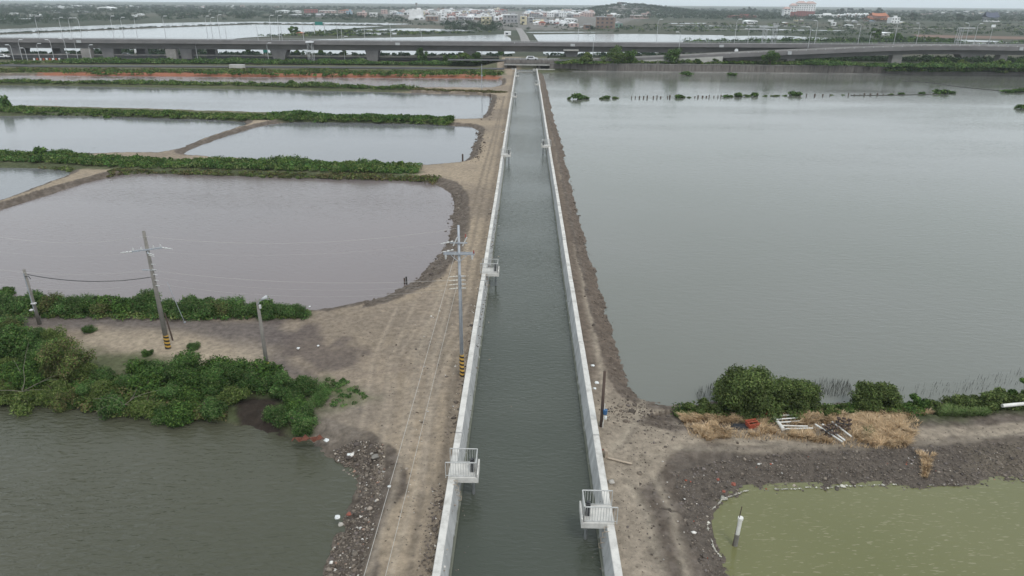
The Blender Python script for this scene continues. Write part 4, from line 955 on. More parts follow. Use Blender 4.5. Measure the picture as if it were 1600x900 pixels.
def tree(name, px, py, wd, ht, cols, label, cat, seed, n=9000, size=.09, z=None, trunk=.12, group=None, nl=26, fill=(.32, 1.), bush=False):
    """tapered trunk with limbs and a crown of leaf clumps"""
    p = at(px, py, z if z is not None else .05); zz = z if z is not None else ground_z(p[0], p[1])
    root = empty(name, (p[0], p[1], zz), 0, label, cat, group); r_ = random.Random(seed); L = []; tips = []
    for i in range(nl):
        a = r_.uniform(0, 6.28); u = r_.random()**.5; hh = r_.uniform(*fill); e = math.sqrt(max(.05, 1-((hh-.45)/.62)**2))
        q = (math.cos(a)*u*wd*.40*e, math.sin(a)*u*wd*.40*e, ht*hh*.86); r = r_.uniform(.13, .22)*min(wd, ht*1.3)
        L.append((*q, r, r, r*.75)); tips.append(q)
    link('crown', foliage_mesh('crown', L, n, size, cols, seed, vcl=.35), M['leaf'], root)
    mb = MB(); mb.tube([(0, 0, -.3), (.02*wd, 0, ht*.3), (.0, .03*wd, ht*.55)], trunk, 8, trunk*.55)
    mb.build('trunk', M['bark'], root)
    for q in tips[:7]: MB().tube([(.01, .01, ht*.18), (q[0]*.5, q[1]*.5, ht*.2+q[2]*.4), (q[0]*.95, q[1]*.95, q[2])], trunk*.5, 6, trunk*.12).build('limb', M['bark'], root)
    return root
tree('mangrove_bush', 1168, 633, 5.0, 2.95, GM, 'largest round mangrove bush on the right bank, beside the water', 'mangrove', 31, 42000, .085, trunk=.09, nl=70, fill=(.12, 1.0))
tree('mangrove_bush', 1238, 633, 3.3, 2.3, GM, 'mangrove bush joined to the right side of the largest one', 'mangrove', 32, 24000, .08, trunk=.08, nl=50, fill=(.12, 1.))
tree('mangrove_bush', 1364, 633, 3.2, 2.05, GM, 'medium round mangrove bush standing right of the dark shoots', 'mangrove', 33, 20000, .08, trunk=.08, nl=46, fill=(.12, 1.))
for i, (px, py, wd, ht, cols, lab) in enumerate(((1105,640,1.7,1.1,GM,'small bush at the left foot of the largest mangrove'), (1080,640,1.2,.7,GM,'lowest leafy plant at the left end of the mangroves'), (1290,640,1.9,.8,GM,'low bush between the two round mangroves'), (1318,641,1.5,.75,GM,'low bush touching the medium mangrove on its left'),
     (1437,632,1.4,1.2,GD,'small dark shrub right of the medium mangrove'), (1462,634,1.2,.9,GM,'tiny bush left of the bright grass patch'), (1502,631,2.2,1.3,GM,'leafy bush behind the bright grass patch'), (1540,630,2.0,1.3,GM,'leafy bush behind the right end of the grass patch'), (1573,624,2.2,1.35,GM,'leafy bush above the long white pipe'), (1600,619,2.2,1.4,GD,'bush cut by the right edge of the picture'))):
    tree('mangrove_bush', px, py, wd, ht, cols, lab, 'shrub', 50+i, int(2600*wd), .075, trunk=.04, nl=12, fill=(.1, .95))
tree('wispy_tree', 112, 590, 3.6, 3.2, GY+GO, 'wispy yellow green tree with thin branches on the lower left bank', 'tree', 71, 6500, .075, trunk=.07, nl=24)
tree('wispy_tree', 20, 560, 3.2, 2.6, GB+GD, 'leafy green tree at the far left edge of the lower thicket', 'tree', 72, 9000, .08, trunk=.07, nl=24)
tree('broad_shrub', 290, 600, 3.0, 2.3, GD+GB, 'tall dark shrub in front of the brown utility pole', 'shrub', 73, 19000, .062, trunk=.06, nl=26, fill=(.15, 1))
tree('broad_shrub', 352, 612, 2.8, 2.0, GB+GD, 'rounded shrub between the brown pole and the old lamp post', 'shrub', 74, 16000, .06, trunk=.06, nl=24, fill=(.15, 1))
tree('broad_shrub', 450, 615, 2.6, 1.8, GB, 'rounded blue green shrub right of the old lamp post', 'shrub', 75, 15000, .058, trunk=.06, nl=24, fill=(.15, 1))
# dead branches
def dead(px, py, label, seed, L=2.2):
    r_ = random.Random(seed); p = at(px, py, .3); mb = MB()
    for i in range(7):
        a = r_.uniform(-.6, 3.6); q = Vector((0, 0, 0)); pts_ = [q]; d = Vector((math.cos(a), math.sin(a)*.6, r_.uniform(.1, .8))).normalized()
        for k in range(4): d = (d+Vector((r_.uniform(-.3, .3), r_.uniform(-.3, .3), r_.uniform(-.3, .1)))).normalized(); q = q+d*L*r_.uniform(.15, .3); pts_.append(q)
        mb.tube(pts_, .02, 5, .004)
    tag(mb.build('dead_branch', M['twig'], loc=p), label, 'branch')
dead(35, 612, 'bare grey dead branch hanging over the pond at the far left', 3, 3.2)
dead(195, 632, 'bare grey dead branch hanging over the pond below the thicket', 4, 2.4)
dead(560, 640, 'little heap of twigs on the bare dirt beside the thicket', 8, .7)

def scrub(name, pp, n, hw, h, r, size, cols, label, per=45, cat='scrub', zz=0., shell=.3, jit=True, zfix=None):
    P = pxpoly(pp, zz); Ls = np.linalg.norm(np.diff(P, axis=0), axis=1); k = RNG.choice(len(Ls), n, p=Ls/Ls.sum()); u = RNG.random((n, 1))
    d = np.diff(P, axis=0)[k]; d /= np.linalg.norm(d, axis=1)[:, None]; nr = np.stack([-d[:, 1], d[:, 0]], 1)
    q = P[k]*(1-u)+P[k+1]*u+nr*RNG.uniform(-1, 1, (n, 1))*hw
    big = np.clip(.45+.95*(fbm(q[:, 0]*.16, q[:, 1]*.16, 17, 4)+.5), .35, 2.)*RNG.uniform(.7, 1.2, n)
    gz = ground_z_arr(q[:, 0], q[:, 1]) if zfix is None else np.full(n, zfix); keep = gz > ZW-.02; q, big, gz = q[keep], big[keep], gz[keep]
    n = len(q); lob = np.stack([q[:, 0], q[:, 1], gz+h*big*.35, r*big*RNG.uniform(.8, 1.3, n), r*big*RNG.uniform(.8, 1.3, n), h*big*.6], 1)
    V, F, c = leaves_raw(lob, n*per, size, cols, 3)
    return tag(link(name, mesh_np(name, V, F, False, np.clip(c, 0, .6)), M['leaf']), label, cat, kind='stuff')
def leaves_raw(L, n, size, cols, seed):
    g = np.random.default_rng(seed); k = g.integers(0, len(L), n); d = g.normal(size=(n, 3)); d /= np.linalg.norm(d, axis=1)[:, None]; d[:, 2] = np.abs(d[:, 2])*1.0-.15
    r = np.clip(1-np.abs(g.normal(0, .25, n)), .1, 1.2); c = L[k, :3]+d*L[k, 3:6]*r[:, None]
    nn = d*.8+g.normal(size=(n, 3))*.7; nn[:, 2] += .35; nn /= np.linalg.norm(nn, axis=1)[:, None]
    a = np.cross(nn, g.normal(size=(n, 3))); a /= np.linalg.norm(a, axis=1)[:, None]; b = np.cross(nn, a)
    sz = size[k] if hasattr(size, '__len__') else size
    s = (sz*g.uniform(.6, 1.3, n))[:, None]; a = a*s; b = b*s*.6
    V = np.stack([c-a, c-b, c+a, c+b], 1).reshape(-1, 3)
    cl = g.uniform(.65, 1.35, len(L))[k]; ci = g.integers(0, len(cols), len(L))[k]; ci = np.where(g.random(n) < .35, g.integers(0, len(cols), n), ci)
    cc = np.array(cols)[ci]*(cl*g.uniform(.8, 1.2, n))[:, None]
    return V, np.arange(4*n).reshape(-1, 4), np.repeat(cc, 4, 0)
D1 = [(-400,246),(0,248),(120,252),(200,258),(300,259),(400,261),(500,264),(600,266),(655,267)]
scrub('dyke_scrub', [(a_, b_-2) for a_, b_ in D1], 2400, 2.9, 1.1, .8, .15, GB+GD+GY, 'dense green scrub along the broad dyke above the mauve pond', 42)
scrub('dyke_scrub', [(170,268),(300,270),(400,273),(500,276),(640,279),(680,282)], 1100, 1.7, .45, .6, .12, GO+GY+GO, 'yellowish grass fringe at the waterline of the mauve pond', 26)
scrub('dyke_scrub', [(-400,264),(0,259),(110,263)], 350, .7, .6, .7, .14, GO+GY, 'brownish fringe above the small far left pond', 26)
D2 = [(-400,166),(0,172),(200,178),(400,184),(600,189),(705,189)]
scrub('dyke_scrub', D2, 2000, 3.0, .75, .8, .2, GY+GD, 'green scrub along the second dyke of the left ponds', 34)
scrub('dyke_scrub', [(420,181),(520,184),(620,187),(705,188)], 420, 1.3, 1.15, .8, .22, GB+GD, 'taller dark bushes on the right half of the second dyke', 44)
scrub('dyke_scrub', [(-400,127),(0,129),(200,131),(400,134),(650,140)], 1300, 1.8, 1.3, 1.0, .26, GD+GY, 'scrub line on the thin third dyke of the left ponds', 26)
scrub('dyke_scrub', [(650,140),(790,145)], 160, 1.6, .5, .9, .22, GO, 'dry low growth at the right end of the third dyke', 22)
scrub('dyke_scrub', [(-400,108),(0,111),(200,111.5),(400,112.5),(785,114.5)], 1900, 5.0, 1.0, 1.3, .3, GD+GY+GO, 'green growth on the slope below the service road', 26)
scrub('dyke_scrub', [(100,116),(400,117.5),(780,119.5)], 190, 2., 1.5, 1.3, .3, GD, 'dark bush tufts dotted over the red earth slope', 34)
scrub('roadside_hedge', [(100,99),(300,99.3),(560,101),(775,102.3)], 1500, 3.0, 2.0, 1.6, .33, GD+GB, 'long green hedge between the service road and the viaduct', 34)
scrub('roadside_hedge', [(-400,94),(0,101),(100,99)], 420, 2.5, 1.4, 1.5, .33, GD+GY, 'low growth left of the long green hedge', 26)
scrub('embankment_growth', [(870,99.5),(1000,98.5),(1200,99.5),(1400,103),(1700,107)], 1500, 2.6, 1.3, 1.4, .33, GD+GY, 'green growth along the top of the retaining wall', 30, zz=2.4, zfix=2.35)
scrub('embankment_growth', [(1230,101),(1400,104),(1700,108)], 600, 4.5, 1.8, 1.6, .33, GD+GB, 'thicker growth below the ramp at the right', 34, zz=2.4, zfix=2.35)
scrub('shore_growth', [(1380,112),(1600,113.5),(1800,115)], 500, 3.0, 2.4, 1.6, .33, GD+GY, 'bushy green shore at the far right of the big pond', 32, zz=.5, zfix=.5)
scrub('thicket_ground', [(-170,600),(0,605),(120,612),(260,625),(360,632)], 760, 1.6, .7, .6, .09, GY+GD+GO, 'low weeds under the lower left thicket', 60)
scrub('thicket_ground', [(-170,622),(0,624),(120,632),(260,646),(330,650)], 620, .7, .8, .5, .085, GY+GO+GD, 'grassy fringe hanging over the lower left pond', 55)
scrub('thicket_ground', [(-170,486),(0,487),(250,494),(480,492)], 500, .8, .5, .5, .09, GB+GY, 'weeds at the foot of the roadside shrub row', 45)
blades('dry_grass', sample_poly(pxpoly([(1060,648),(1200,640),(1420,638),(1440,660),(1415,702),(1340,698),(1230,688),(1080,684)]), 7000), .22, .03, straw, 'sparse short dry grass between the larger tussocks', 'dry grass', .7)
scrub('thicket_ground', [(1060,641),(1200,640),(1300,640),(1440,640)], 420, .5, .5, .45, .08, GD+GY, 'weeds along the mangrove feet on the right bank', 45)
scrub('thicket_ground', [(1490,632),(1640,622)], 260, .6, .6, .5, .08, GM, 'weeds along the shore behind the bright grass', 45)
scrub('thicket_ground', [(505,602),(540,605),(555,625),(520,628)], 50, .7, .14, .3, .06, GB, 'creeping weeds on the dirt at the right end of the thicket', 40)
scrub('embankment_growth', [(1150,93),(1300,94),(1500,96.5),(1800,100)], 900, 5., 2.6, 2., .4, WD_, 'growth behind the ramp piers at the right, darkened to imitate shade', 30, zz=2.4, zfix=2.2)  # added scrub, its dark palette stands in for shade behind the ramp
scrub('embankment_growth', [(0,90),(300,92.3),(560,93.6),(760,94.5)], 500, 2., 1.0, 1.3, .35, WD_, 'dark growth at the foot of the viaduct piers', 26)
# individual shrubs on the dykes and in the ponds
for px, py, s, kd, lab, sz in ((704,189,1.5,'dark','round bush standing alone at the right end of the second dyke',1.1), (60,244,1.7,'dark','taller shrub sticking out of the broad dyke at the left',1.1), (10,170,1.9,'dark','upright bush at the far left of the second dyke',1.4), (165,180,1.5,'dark','dark bush near the left of the second dyke',.9),
    (215,252,1.6,'dark','rounded shrub on the broad dyke where the mud bank joins',.9), (458,134,1.8,'dark','dark bush in the middle of the third dyke',.9), (552,138,1.8,'dark','small dark bush right of centre on the third dyke',.7), (628,262,1.1,'yellow','shrub near the right end of the broad dyke',1.), (400,258,1.1,'dark','shrub in the middle of the broad dyke',1.)):
    shrub(px, py, s, kd, lab, sz=sz, far=True)
g = 'small mangrove clumps in a line across the big pond'
for px, py, wpx in ((890,155,12),(903,154.5,26),(917,154.5,14),(942,154.5,12),(949,154,18),(962,154,12),(1060,152.5,20),(1068,152.5,10),(1077,152.5,8),(1135,151.5,16),(1143,151.5,10),(1155,151,20),(1167,151,12),(1180,150.5,18),(1195,150.5,8),(1208,150.3,9),(1214,150,8),(1226,150,8),(1240,149.5,22),(1300,149,6),(1318,148.8,6),(1472,146.5,24),(1487,146,16),(1440,147.3,14),(1410,148,14),(1462,147,14),(1390,148.5,10),(1590,144,22),(1602,143.5,26),(1575,144.5,20)):
    p = at(px, py, ZW); shrub(0, 0, wpx*mpp(p)/1.7, 'dark' if wpx > 12 else 'yellow', 'small mangrove clump in the line across the big pond', g, z=ZW, far=True, sz=.5, pos=p)
for px, py, wpx, lab in ((1598,170,22,'mangrove clump cut by the right edge, below the line in the big pond'), (1073,117.5,20,'flat green clump at the foot of the retaining wall, left one'), (1142,118,16,'flat green clump at the foot of the retaining wall, right one')):
    p = at(px, py, ZW); shrub(0, 0, wpx*mpp(p)/1.5, 'dark', lab, z=ZW, far=True, sz=.4, pos=p)
g = 'stakes in a line across the big pond'; stake = None
for px in list(range(985, 1054, 7))+list(range(1084, 1134, 6))+list(range(1250, 1300, 12))+list(range(1325, 1385, 9)):
    p = at(px+random.uniform(-2, 2), 153.5-(px-985)*.012, ZW)
    if stake is None: me_ = MB().tube([(0, 0, -.6), (0, 0, .6)], .16, 6).mesh('stake'); me_.materials.append(M['wood_dark']); stake = 1
    o = link('wooden_stake', me_, None, loc=p); o.scale = (random.uniform(.7, 1.6), 1, random.uniform(.6, 1.2)); tag(o, 'short dark stake in the line across the big pond', 'stake', g)
# half sunk dyke lines at the right of the big pond
def lowdyke(pp, wd, label):
    P = [at(a, b_, ZW) for a, b_ in pp]; P = [P[0]+(P[-1]-P[0])*i/24 if len(P) == 2 else P[0] for i in range(25)] if len(P) == 2 else P
    mb = MB(); mb.sweep([(-wd, -.4), (-wd*.4, .14), (wd*.4, .16), (wd, -.4)], P); return tag(mb.build('sunken_dyke', mat('sunken_dyke', (.06, .06, .05), .95, (.03, .03, .028), .6)), label, 'dyke')
lowdyke([(1410,126.5),(1450,129),(1500,136),(1560,142),(1600,145)], .5, 'thin dark half sunk dyke slanting across the far right of the big pond')
lowdyke([(1330,149.5),(1400,149),(1480,147)], .5, 'thin dark half sunk dyke under the right clumps')

# ================================================================== RETAINING WALL, ROAD BRIDGE AT THE CANAL END
x0 = XC+9.0; x1 = at_y(1385, 110, 277)[0]
rw = empty('retaining_wall', (x0, 277, 0), 0, 'dark stained ribbed retaining wall at the far shore of the big pond', 'retaining wall')
mb = MB(); prof = [(0, -2), (0, 2.3), (.5, 2.3), (.5, -2)]; mb.extr(prof, 0, x1-x0); mb.build('wall_face', M['retaining'], rw)
mb = MB(); mb.box(((x1-x0)/2, .2, 2.38), (x1-x0, .62, .16)); mb.build('coping', M['concrete_old'], rw)
mb = MB(); mb.box(((x1-x0)/2, -.55, ZW+.05), (x1-x0+10, 1.1, .5)); mb.build('footing', M['concrete_old'], rw)
for i in range(int((x1-x0)/3.4)): MB().box((1.7+i*3.4, -.09, .9), (.26, .18, 2.7)).build('rib', M['retaining'], rw)
x2 = at_y(1800, 110, 277)[0]; tag(MB().box(((x1+x2)/2, 277.2, .0), (x2-x1-.1, .5, 1.3)).build('low_kerb_wall', M['concrete_old']), 'low grey kerb wall continuing the far shore to the right edge', 'kerb wall')
br = empty('road_bridge', (XC, 281, 0), 0, 'grey road bridge with side barriers over the far end of the canal', 'bridge')
xa = at_y(788, 100, 281)[0]-XC; xb = at_y(874, 100, 281)[0]-XC
MB().box(((xa+xb)/2, 4.5, 2.0), (xb-xa, 11, .7)).build('deck', M['concrete_old'], br)
MB().box(((xa+xb)/2, -1.15, 2.75), (xb-xa, .3, 1.1)).build('barrier', M['retaining'], br)
MB().box(((xa+xb)/2, 10.15, 2.75), (xb-xa, .3, .9)).build('barrier', M['concrete_old'], br)
MB().box(((xa+xb)/2, -1.2, 1.5), (xb-xa+.1, .25, .35)).build('pipe_beam', M['concrete_pale'], br)
for x in (xa+.6, 5.0, xb-.6): MB().box((x, 4.2, .2), (1.0, 9, 2.9)).build('abutment', M['retaining'], br)
MB().box((6.8, -4.1, -.15), (8.6, .5, .9)).build('end_wall', M['concrete_pale'], br)
MB().box((-4.9, -4.1, -.15), (1.6, .5, .9)).build('end_wall', M['concrete_pale'], br)
MB().box((0, -3.6, -1.05), (8.4, .8, .5)).build('sill', M['concrete_pale'], br)
for k in range(9): MB().box((xa+2+k*(xb-xa-4)/8, -1.15, 3.6), (.12, .12, .7)).build('barrier_post', M['lamp_grey'], br)
MB().tube([(xa, -1.15, 3.95), (xb, -1.15, 3.95)], .05, 6).build('handrail', M['lamp_grey'], br)
# approach road on the embankment
def road_sheet(name, pp, wd, m, z_):
    P = [at(a, b_, z_)[:2] for a, b_ in pp]; n = len(P); L, R2 = [], []
    for i in range(n):
        d = np.array(P[min(i+1, n-1)])-np.array(P[max(i-1, 0)]); d /= np.linalg.norm(d); nn = np.array([-d[1], d[0]]); L.append(P[i]+nn*wd/2); R2.append(P[i]-nn*wd/2)
    V = [(*q, z_) for q in L]+[(*q, z_) for q in R2]; return tag(link(name, mesh_np(name, V, [(i, i+1, n+i+1, n+i) for i in range(n-1)]), m), kind='structure')
road_sheet('road', [(700,93.2),(780,93.8),(880,94.2),(990,93.2),(1100,91.5)], 8, M['asphalt'], 2.42)
road_sheet('road', [(-400,86),(0,90),(300,91.3),(560,92.6),(700,93.2)], 8, M['asphalt'], .5)
gr = empty('guardrail', at(560, 90.5, 1.2), 0, 'long dark guardrail along the road under the viaduct', 'guardrail')
o_ = Vector(at(560, 90.5, 1.2)); P = [Vector(at(a, b_, 1.2))-o_ for a, b_ in ((-300,83.5),(0,87.3),(300,88.6),(560,90.3),(780,91.3))]
MB().sweep([(-.12, .45), (-.12, .9), (.12, .9), (.12, .45)], P).build('beam', M['concrete_old'], gr)
MB().sweep([(-.15, -1.1), (-.15, .3), (.15, .3), (.15, -1.1)], P).build('base_wall', M['dark_metal'], gr)

# ================================================================== VIADUCT
def path_px(pp, zz): return [at(a, b_, zz) for a, b_ in pp]
def mainline(px):   # near parapet edge of the viaduct in world space
    z_c = np.interp(px, [-400, 0, 800, 1200, 1400, 1900], [288, 290, 291, 294, 297, 305])
    d = ray(px, 60); d = d/(d@Fw); # solve for z=9
    lo, hi = -100., 200.
    for _ in range(40):
        m = (lo+hi)/2; q = ray(px, m)*z_c; 
        if q[2]+H > 9: lo = m
        else: hi = m
    q = ray(px, m)*z_c; return np.array([q[0], q[1], 0.])
MP = [mainline(px) for px in np.arange(-420, 1940, 60)]
vd = empty('elevated_highway', MP[12], 0, 'long grey elevated highway viaduct crossing behind all the ponds', 'viaduct'); O = MP[12].copy()
def rel(P): return [p-O for p in P]
DW = 12.
MB().sweep([(0, 7.55), (0, 7.9), (DW, 7.9), (DW, 7.55), (DW-2, 7.2), (DW-2.8, 5.05), (2.8, 5.05), (2.2, 7.2)], rel(MP)).build('girder', M['concrete_girder'], vd)
MB().sweep([(0, 7.92), (DW, 7.92), (DW, 7.96), (0, 7.96)], rel(MP)).build('road_surface', M['asphalt'], vd)
MB().sweep([(-.12, 7.45), (-.12, 8.95), (.2, 8.95), (.3, 7.97), (.3, 7.45)], rel(MP)).build('parapet', M['concrete_girder'], vd)
MB().sweep([(DW-.3, 7.3), (DW-.3, 7.97), (DW-.2, 8.8), (DW+.12, 8.8), (DW+.12, 7.3)], rel(MP)).build('parapet', M['concrete_girder'], vd)
MB().sweep([(.0, 9.15), (.0, 9.25), (.1, 9.25), (.1, 9.15)], rel(MP)).build('parapet_rail', M['lamp_grey'], vd)
MB().sweep([(DW-.1, 9.15), (DW-.1, 9.25), (DW, 9.25), (DW, 9.15)], rel(MP)).build('parapet_rail', M['lamp_grey'], vd)
MB().sweep([(DW/2-.2, 7.97), (DW/2-.2, 8.7), (DW/2+.2, 8.7), (DW/2+.2, 7.97)], rel(MP)).build('median', M['concrete_pale'], vd)
def mp_at(px): return mainline(px)
def path_dir(px): d = mp_at(px+10)-mp_at(px-10); d[2] = 0; return d/np.linalg.norm(d)
me_ = MB().box((0, 0, .4), (.12, .12, .8)).mesh('parapet_post'); me_.materials.append(M['lamp_grey'])
for px in np.arange(-60, 1480, 16.):
    p = mp_at(px)-O; link('parapet_post', me_, None, vd, (p[0], p[1]+.05, 8.78-.3)).scale = (1.6, 1.6, 1)
def flared_pier(px, off_, wb, wt, th, z0, parent, top=5.1, capm=None, org=None, basep=None):
    p = (mp_at(px) if basep is None else basep); d = path_dir(px); n = np.array([-d[1], d[0], 0]); c = p+n*off_-(O if org is None else org)
    prof = [(-wb/2, z0-1), (-wb/2, z0+(top-z0)*.25), (-wb/2-(wt-wb)*.12, z0+(top-z0)*.55), (-wb/2-(wt-wb)*.3, z0+(top-z0)*.8), (-wt/2, top)]
    prof = prof+[(-a, b_) for a, b_ in prof[::-1]]
    mb = MB(); ang = math.atan2(d[1], d[0]); vs = []
    for s in (-1, 1): vs.append([mb.bm.verts.new((c[0]+math.cos(ang)*a-math.sin(ang)*s*th/2, c[1]+math.sin(ang)*a+math.cos(ang)*s*th/2, b_)) for a, b_ in prof])
    m_ = len(prof); mb.bm.faces.new(vs[0]); mb.bm.faces.new(vs[1][::-1])
    for i in range(m_): mb.bm.faces.new((vs[0][i], vs[1][i], vs[1][(i+1) % m_], vs[0][(i+1) % m_]))
    return mb.build('pier', M['pier'] if capm is None else M[capm], parent)
for px, wb, wt in ((12,4.2,6.2),(159,4.6,5.6),(283,4.4,5.4),(430,4.8,7.6),(578,4.6,5.8),(733,4.,5.5),(895,4.2,5.6),(1060,4.2,5.6)): flared_pier(px, 5.2, wb, wt, 6., 0., vd)
for px in (55,193,308): flared_pier(px, 13.5, 3.6, 3.8, 3., 0., vd)
for px in (128,262): flared_pier(px, 1.6, 4.2, 4.4, 2.4, 0., vd, capm='concrete_old')
for px in (1215, 1355, 1530): flared_pier(px, 4.5, 8., 13., 5., 1., vd)
MB().box((895*0+ (mp_at(893)-O)[0], (mp_at(893)-O)[1]+2.2, 5.9), (6.5, 3.4, .7)).build('pier_cap', M['concrete_pale'], vd)
for px in (122, 621, 895, 1128): 
    p = mp_at(px)-O; MB().box((p[0], p[1]-.2, 8.0), (1.9, .3, 1.0)).build('joint_cover', M['lamp_grey'], vd)
vd.location.z = -.7
# ramp in front of the right half, climbing to the right
def rampz(px, py, Y): return at_y(px, py, Y)
RP = [rampz(px, py, 281.+max(0, px-1300)*.012) for px, py in ((930,93.2),(1000,90.4),(1060,87.6),(1130,84.2),(1200,81),(1280,77.8),(1360,74.4),(1440,71.8),(1520,71.8),(1600,73.2),(1750,77),(1900,81))]
rp = empty('highway_ramp', RP[3]*np.array([1, 1, 0]), 0, 'grey concrete ramp rising to the right in front of the viaduct', 'ramp'); O2 = RP[3]*np.array([1, 1, 0]); RR = [p-O2 for p in RP]
sec = RR[3:]
MB().sweep([(0, -1.15), (0, -.9), (9.4, -.9), (9.4, -1.15), (7.8, -1.5), (7.2, -3.2), (2.2, -3.2), (1.7, -1.5)], sec).build('girder', M['concrete_girder'], rp)
MB().sweep([(-.1, -1.5), (-.1, -.05), (.18, -.05), (.3, -.88), (.3, -1.5)], RR).build('parapet', M['concrete_girder'], rp)
MB().sweep([(9.1, -1.5), (9.1, -.88), (9.2, -.05), (9.5, -.05), (9.5, -1.5)], RR).build('parapet', M['concrete_old'], rp)
MB().sweep([(0, .3), (0, .38), (.08, .38), (.08, .3)], RR).build('parapet_rail', M['lamp_grey'], rp)
MB().sweep([(.32, -.9), (.32, -.86), (9.1, -.86), (9.1, -.9)], RR).build('road_surface', M['asphalt'], rp)
low = RR[:4]; mb = MB(); A = [mb.bm.verts.new((p[0], p[1]-.12, p[2]-.9)) for p in low]; B = [mb.bm.verts.new((p[0], p[1]-.12, 0)) for p in low]; A2 = [mb.bm.verts.new((p[0], p[1]+9.4, p[2]-.9)) for p in low]; B2 = [mb.bm.verts.new((p[0], p[1]+9.4, 0)) for p in low]
for i in range(3):
    mb.bm.faces.new((A[i], A[i+1], B[i+1], B[i])); mb.bm.faces.new((A2[i], A2[i+1], B2[i+1], B2[i])); mb.bm.faces.new((A[i], A[i+1], A2[i+1], A2[i]))
mb.bm.faces.new((A[3], A2[3], B2[3], B[3])); mb.build('approach_wall', M['concrete_pale'], rp)
for px in np.arange(1140, 1600, 15.):
    i = np.interp(px, [930,1000,1060,1130,1200,1280,1360,1440,1520,1600,1750,1900], range(12)); k = int(i); p = RR[k]*(1-(i-k))+RR[k+1]*(i-k); link('parapet_post', me_, None, rp, (p[0], p[1]+.05, p[2]-.35)).scale = (1.6, 1.6, .9)
for px, wd in ((1166,1.0),(1241,3.0),(1410,3.8),(1578,3.0)):
    i = np.interp(px, [930,1000,1060,1130,1200,1280,1360,1440,1520,1600,1750,1900], range(12)); k = int(i); p = RR[k]*(1-(i-k))+RR[k+1]*(i-k); zt = p[2]-3.1
    MB().box((p[0], p[1]+3.6, (zt+1.)/2), (wd, 3.2, zt-1.), taper=None).build('pier', M['concrete_old'], rp)
for px in (1234, 1596):
    i = np.interp(px, [930,1000,1060,1130,1200,1280,1360,1440,1520,1600,1750,1900], range(12)); k = int(i); p = RR[k]*(1-(i-k))+RR[k+1]*(i-k); MB().box((p[0], p[1]-.25, p[2]-.7), (1.4, .3, 1.2)).build('joint_cover', M['lamp_grey'], rp)

# ================================================================== STREET LAMPS, GANTRIES, SIGNS, CARS
def lamp(px, pyb, pyt, base=None, arm=1, label='', group=None, z=0., r=.11):
    p = at(px, pyb, z) if base is None else base; h = max(4., hfor(p, pyt))
    root = empty('street_lamp', p, 0, label, 'street lamp', group)
    MB().tube([(0, 0, -.3), (0, 0, h*.85), (arm*.15, 0, h*.95), (arm*.8, 0, h)], r, 6, r*.6).build('lamp_pole', M['lamp_grey'], root); lp_ = root.children[0]
    MB().box((arm*1.3, 0, h+.02), (1.3, .34, .2)).build('lamp_head', M['sign_white'], lp_)
    return root
g1 = 'street lamps standing on the viaduct'
for px, pt, a in ((35,25,1),(73,27,1),(88,28,1),(104,28,-1),(156,25,1),(172,27,1),(194,25,1),(240,25,1),(308,25,1),(316,27,1),(328,23,1),(338,41,-1),(389,39,-1),(411,24,1),(424,24,1),(428,37,1),(463,36,-1),(518,36,1),(525,37,-1),(562,36,1),(604,36,-1)):
    m_ = mp_at(px); d = path_dir(px); n = np.array([-d[1], d[0], 0]); b = m_+n*(DW-.9); 
    k = b[:2]; b2 = mp_at(px)+n*(DW-.9); b2[2] = 7.25
    lamp(0, 0, pt, b2, a, 'tall thin street lamp rising from the left half of the viaduct', g1)
for px, pt, a in ((908,42,1),(1035,30,1),(1161,30,1),(1292,32,-1),(1362,38,-1),(1380,50,1),(1420,35,1),(1456,36,-1),(1535,36,-1),(1549,37,1)):
    d = path_dir(px); n = np.array([-d[1], d[0], 0]); b2 = mp_at(px)+n*(DW-.9); b2[2] = 7.25
    lamp(0, 0, pt, b2, a, 'tall thin street lamp rising from the right half of the viaduct', g1+', right half')
g2 = 'street lamps standing in front of the viaduct'
for px, pb, pt, a in ((22,95,70,-1),(36,96,62,1),(43,94,75,-1),(63,95,68,1),(85,94,62,-1),(107,95,60,-1),(122,93,61,-1),(143,94,70,1),(181,92,68,1),(309,94,68,1),(420,97,67,1),(539,95,57,1),(660,96,45,-1),(753,94,58,1)):
    lamp(px, pb, pt, None, a, 'pale street lamp standing on the ground before the viaduct, left of the canal', g2)
for px, pb, pt, zz in ((926,90,55,2.4),(1060,86,50,4.0),(1166,84,45,4.0),(1262,78,42,7.0)):
    b_ = at(px, pb, zz); lamp(px, pb, pt, b_, -1, 'pale street lamp standing along the ramp, right of the canal', 'street lamps along the ramp')
def lattice(px, pyb, pyt, wd, label, z=0., base=None, cat='lattice tower'):
    p = at(px, pyb, z) if base is None else base; h = hfor(p, pyt); root = empty('lattice_tower', p, 0, label, cat)
    for sx in (-1, 1):
        for sy in (-1, 1): MB().tube([(sx*wd/2, sy*wd/2, -.3), (sx*wd/2*.9, sy*wd/2*.9, h)], .10, 5).build('leg', M['lamp_grey'], root)
    mb = MB(); n = max(3, int(h/wd/1.1))
    for i in range(n):
        a, b_ = h*i/n, h*(i+1)/n; s = 1 if i % 2 else -1
        for sy in (-1, 1): mb.tube([(-s*wd/2*.93, sy*wd/2*.93, a), (s*wd/2*.93, sy*wd/2*.93, b_)], .06, 4)
    mb.build('bracing', M['lamp_grey'], root)
    return root, h
rt, h = lattice(487, 96, 66, 2.1, 'white lattice tower with a boxed head in front of the viaduct'); MB().box((0, 0, h+.1), (3.0, 2.4, .5)).build('head_box', M['sign_white'], rt); MB().box((-2.2, 0, h*.62), (2.0, .2, .2)).build('side_arm', M['lamp_grey'], rt)
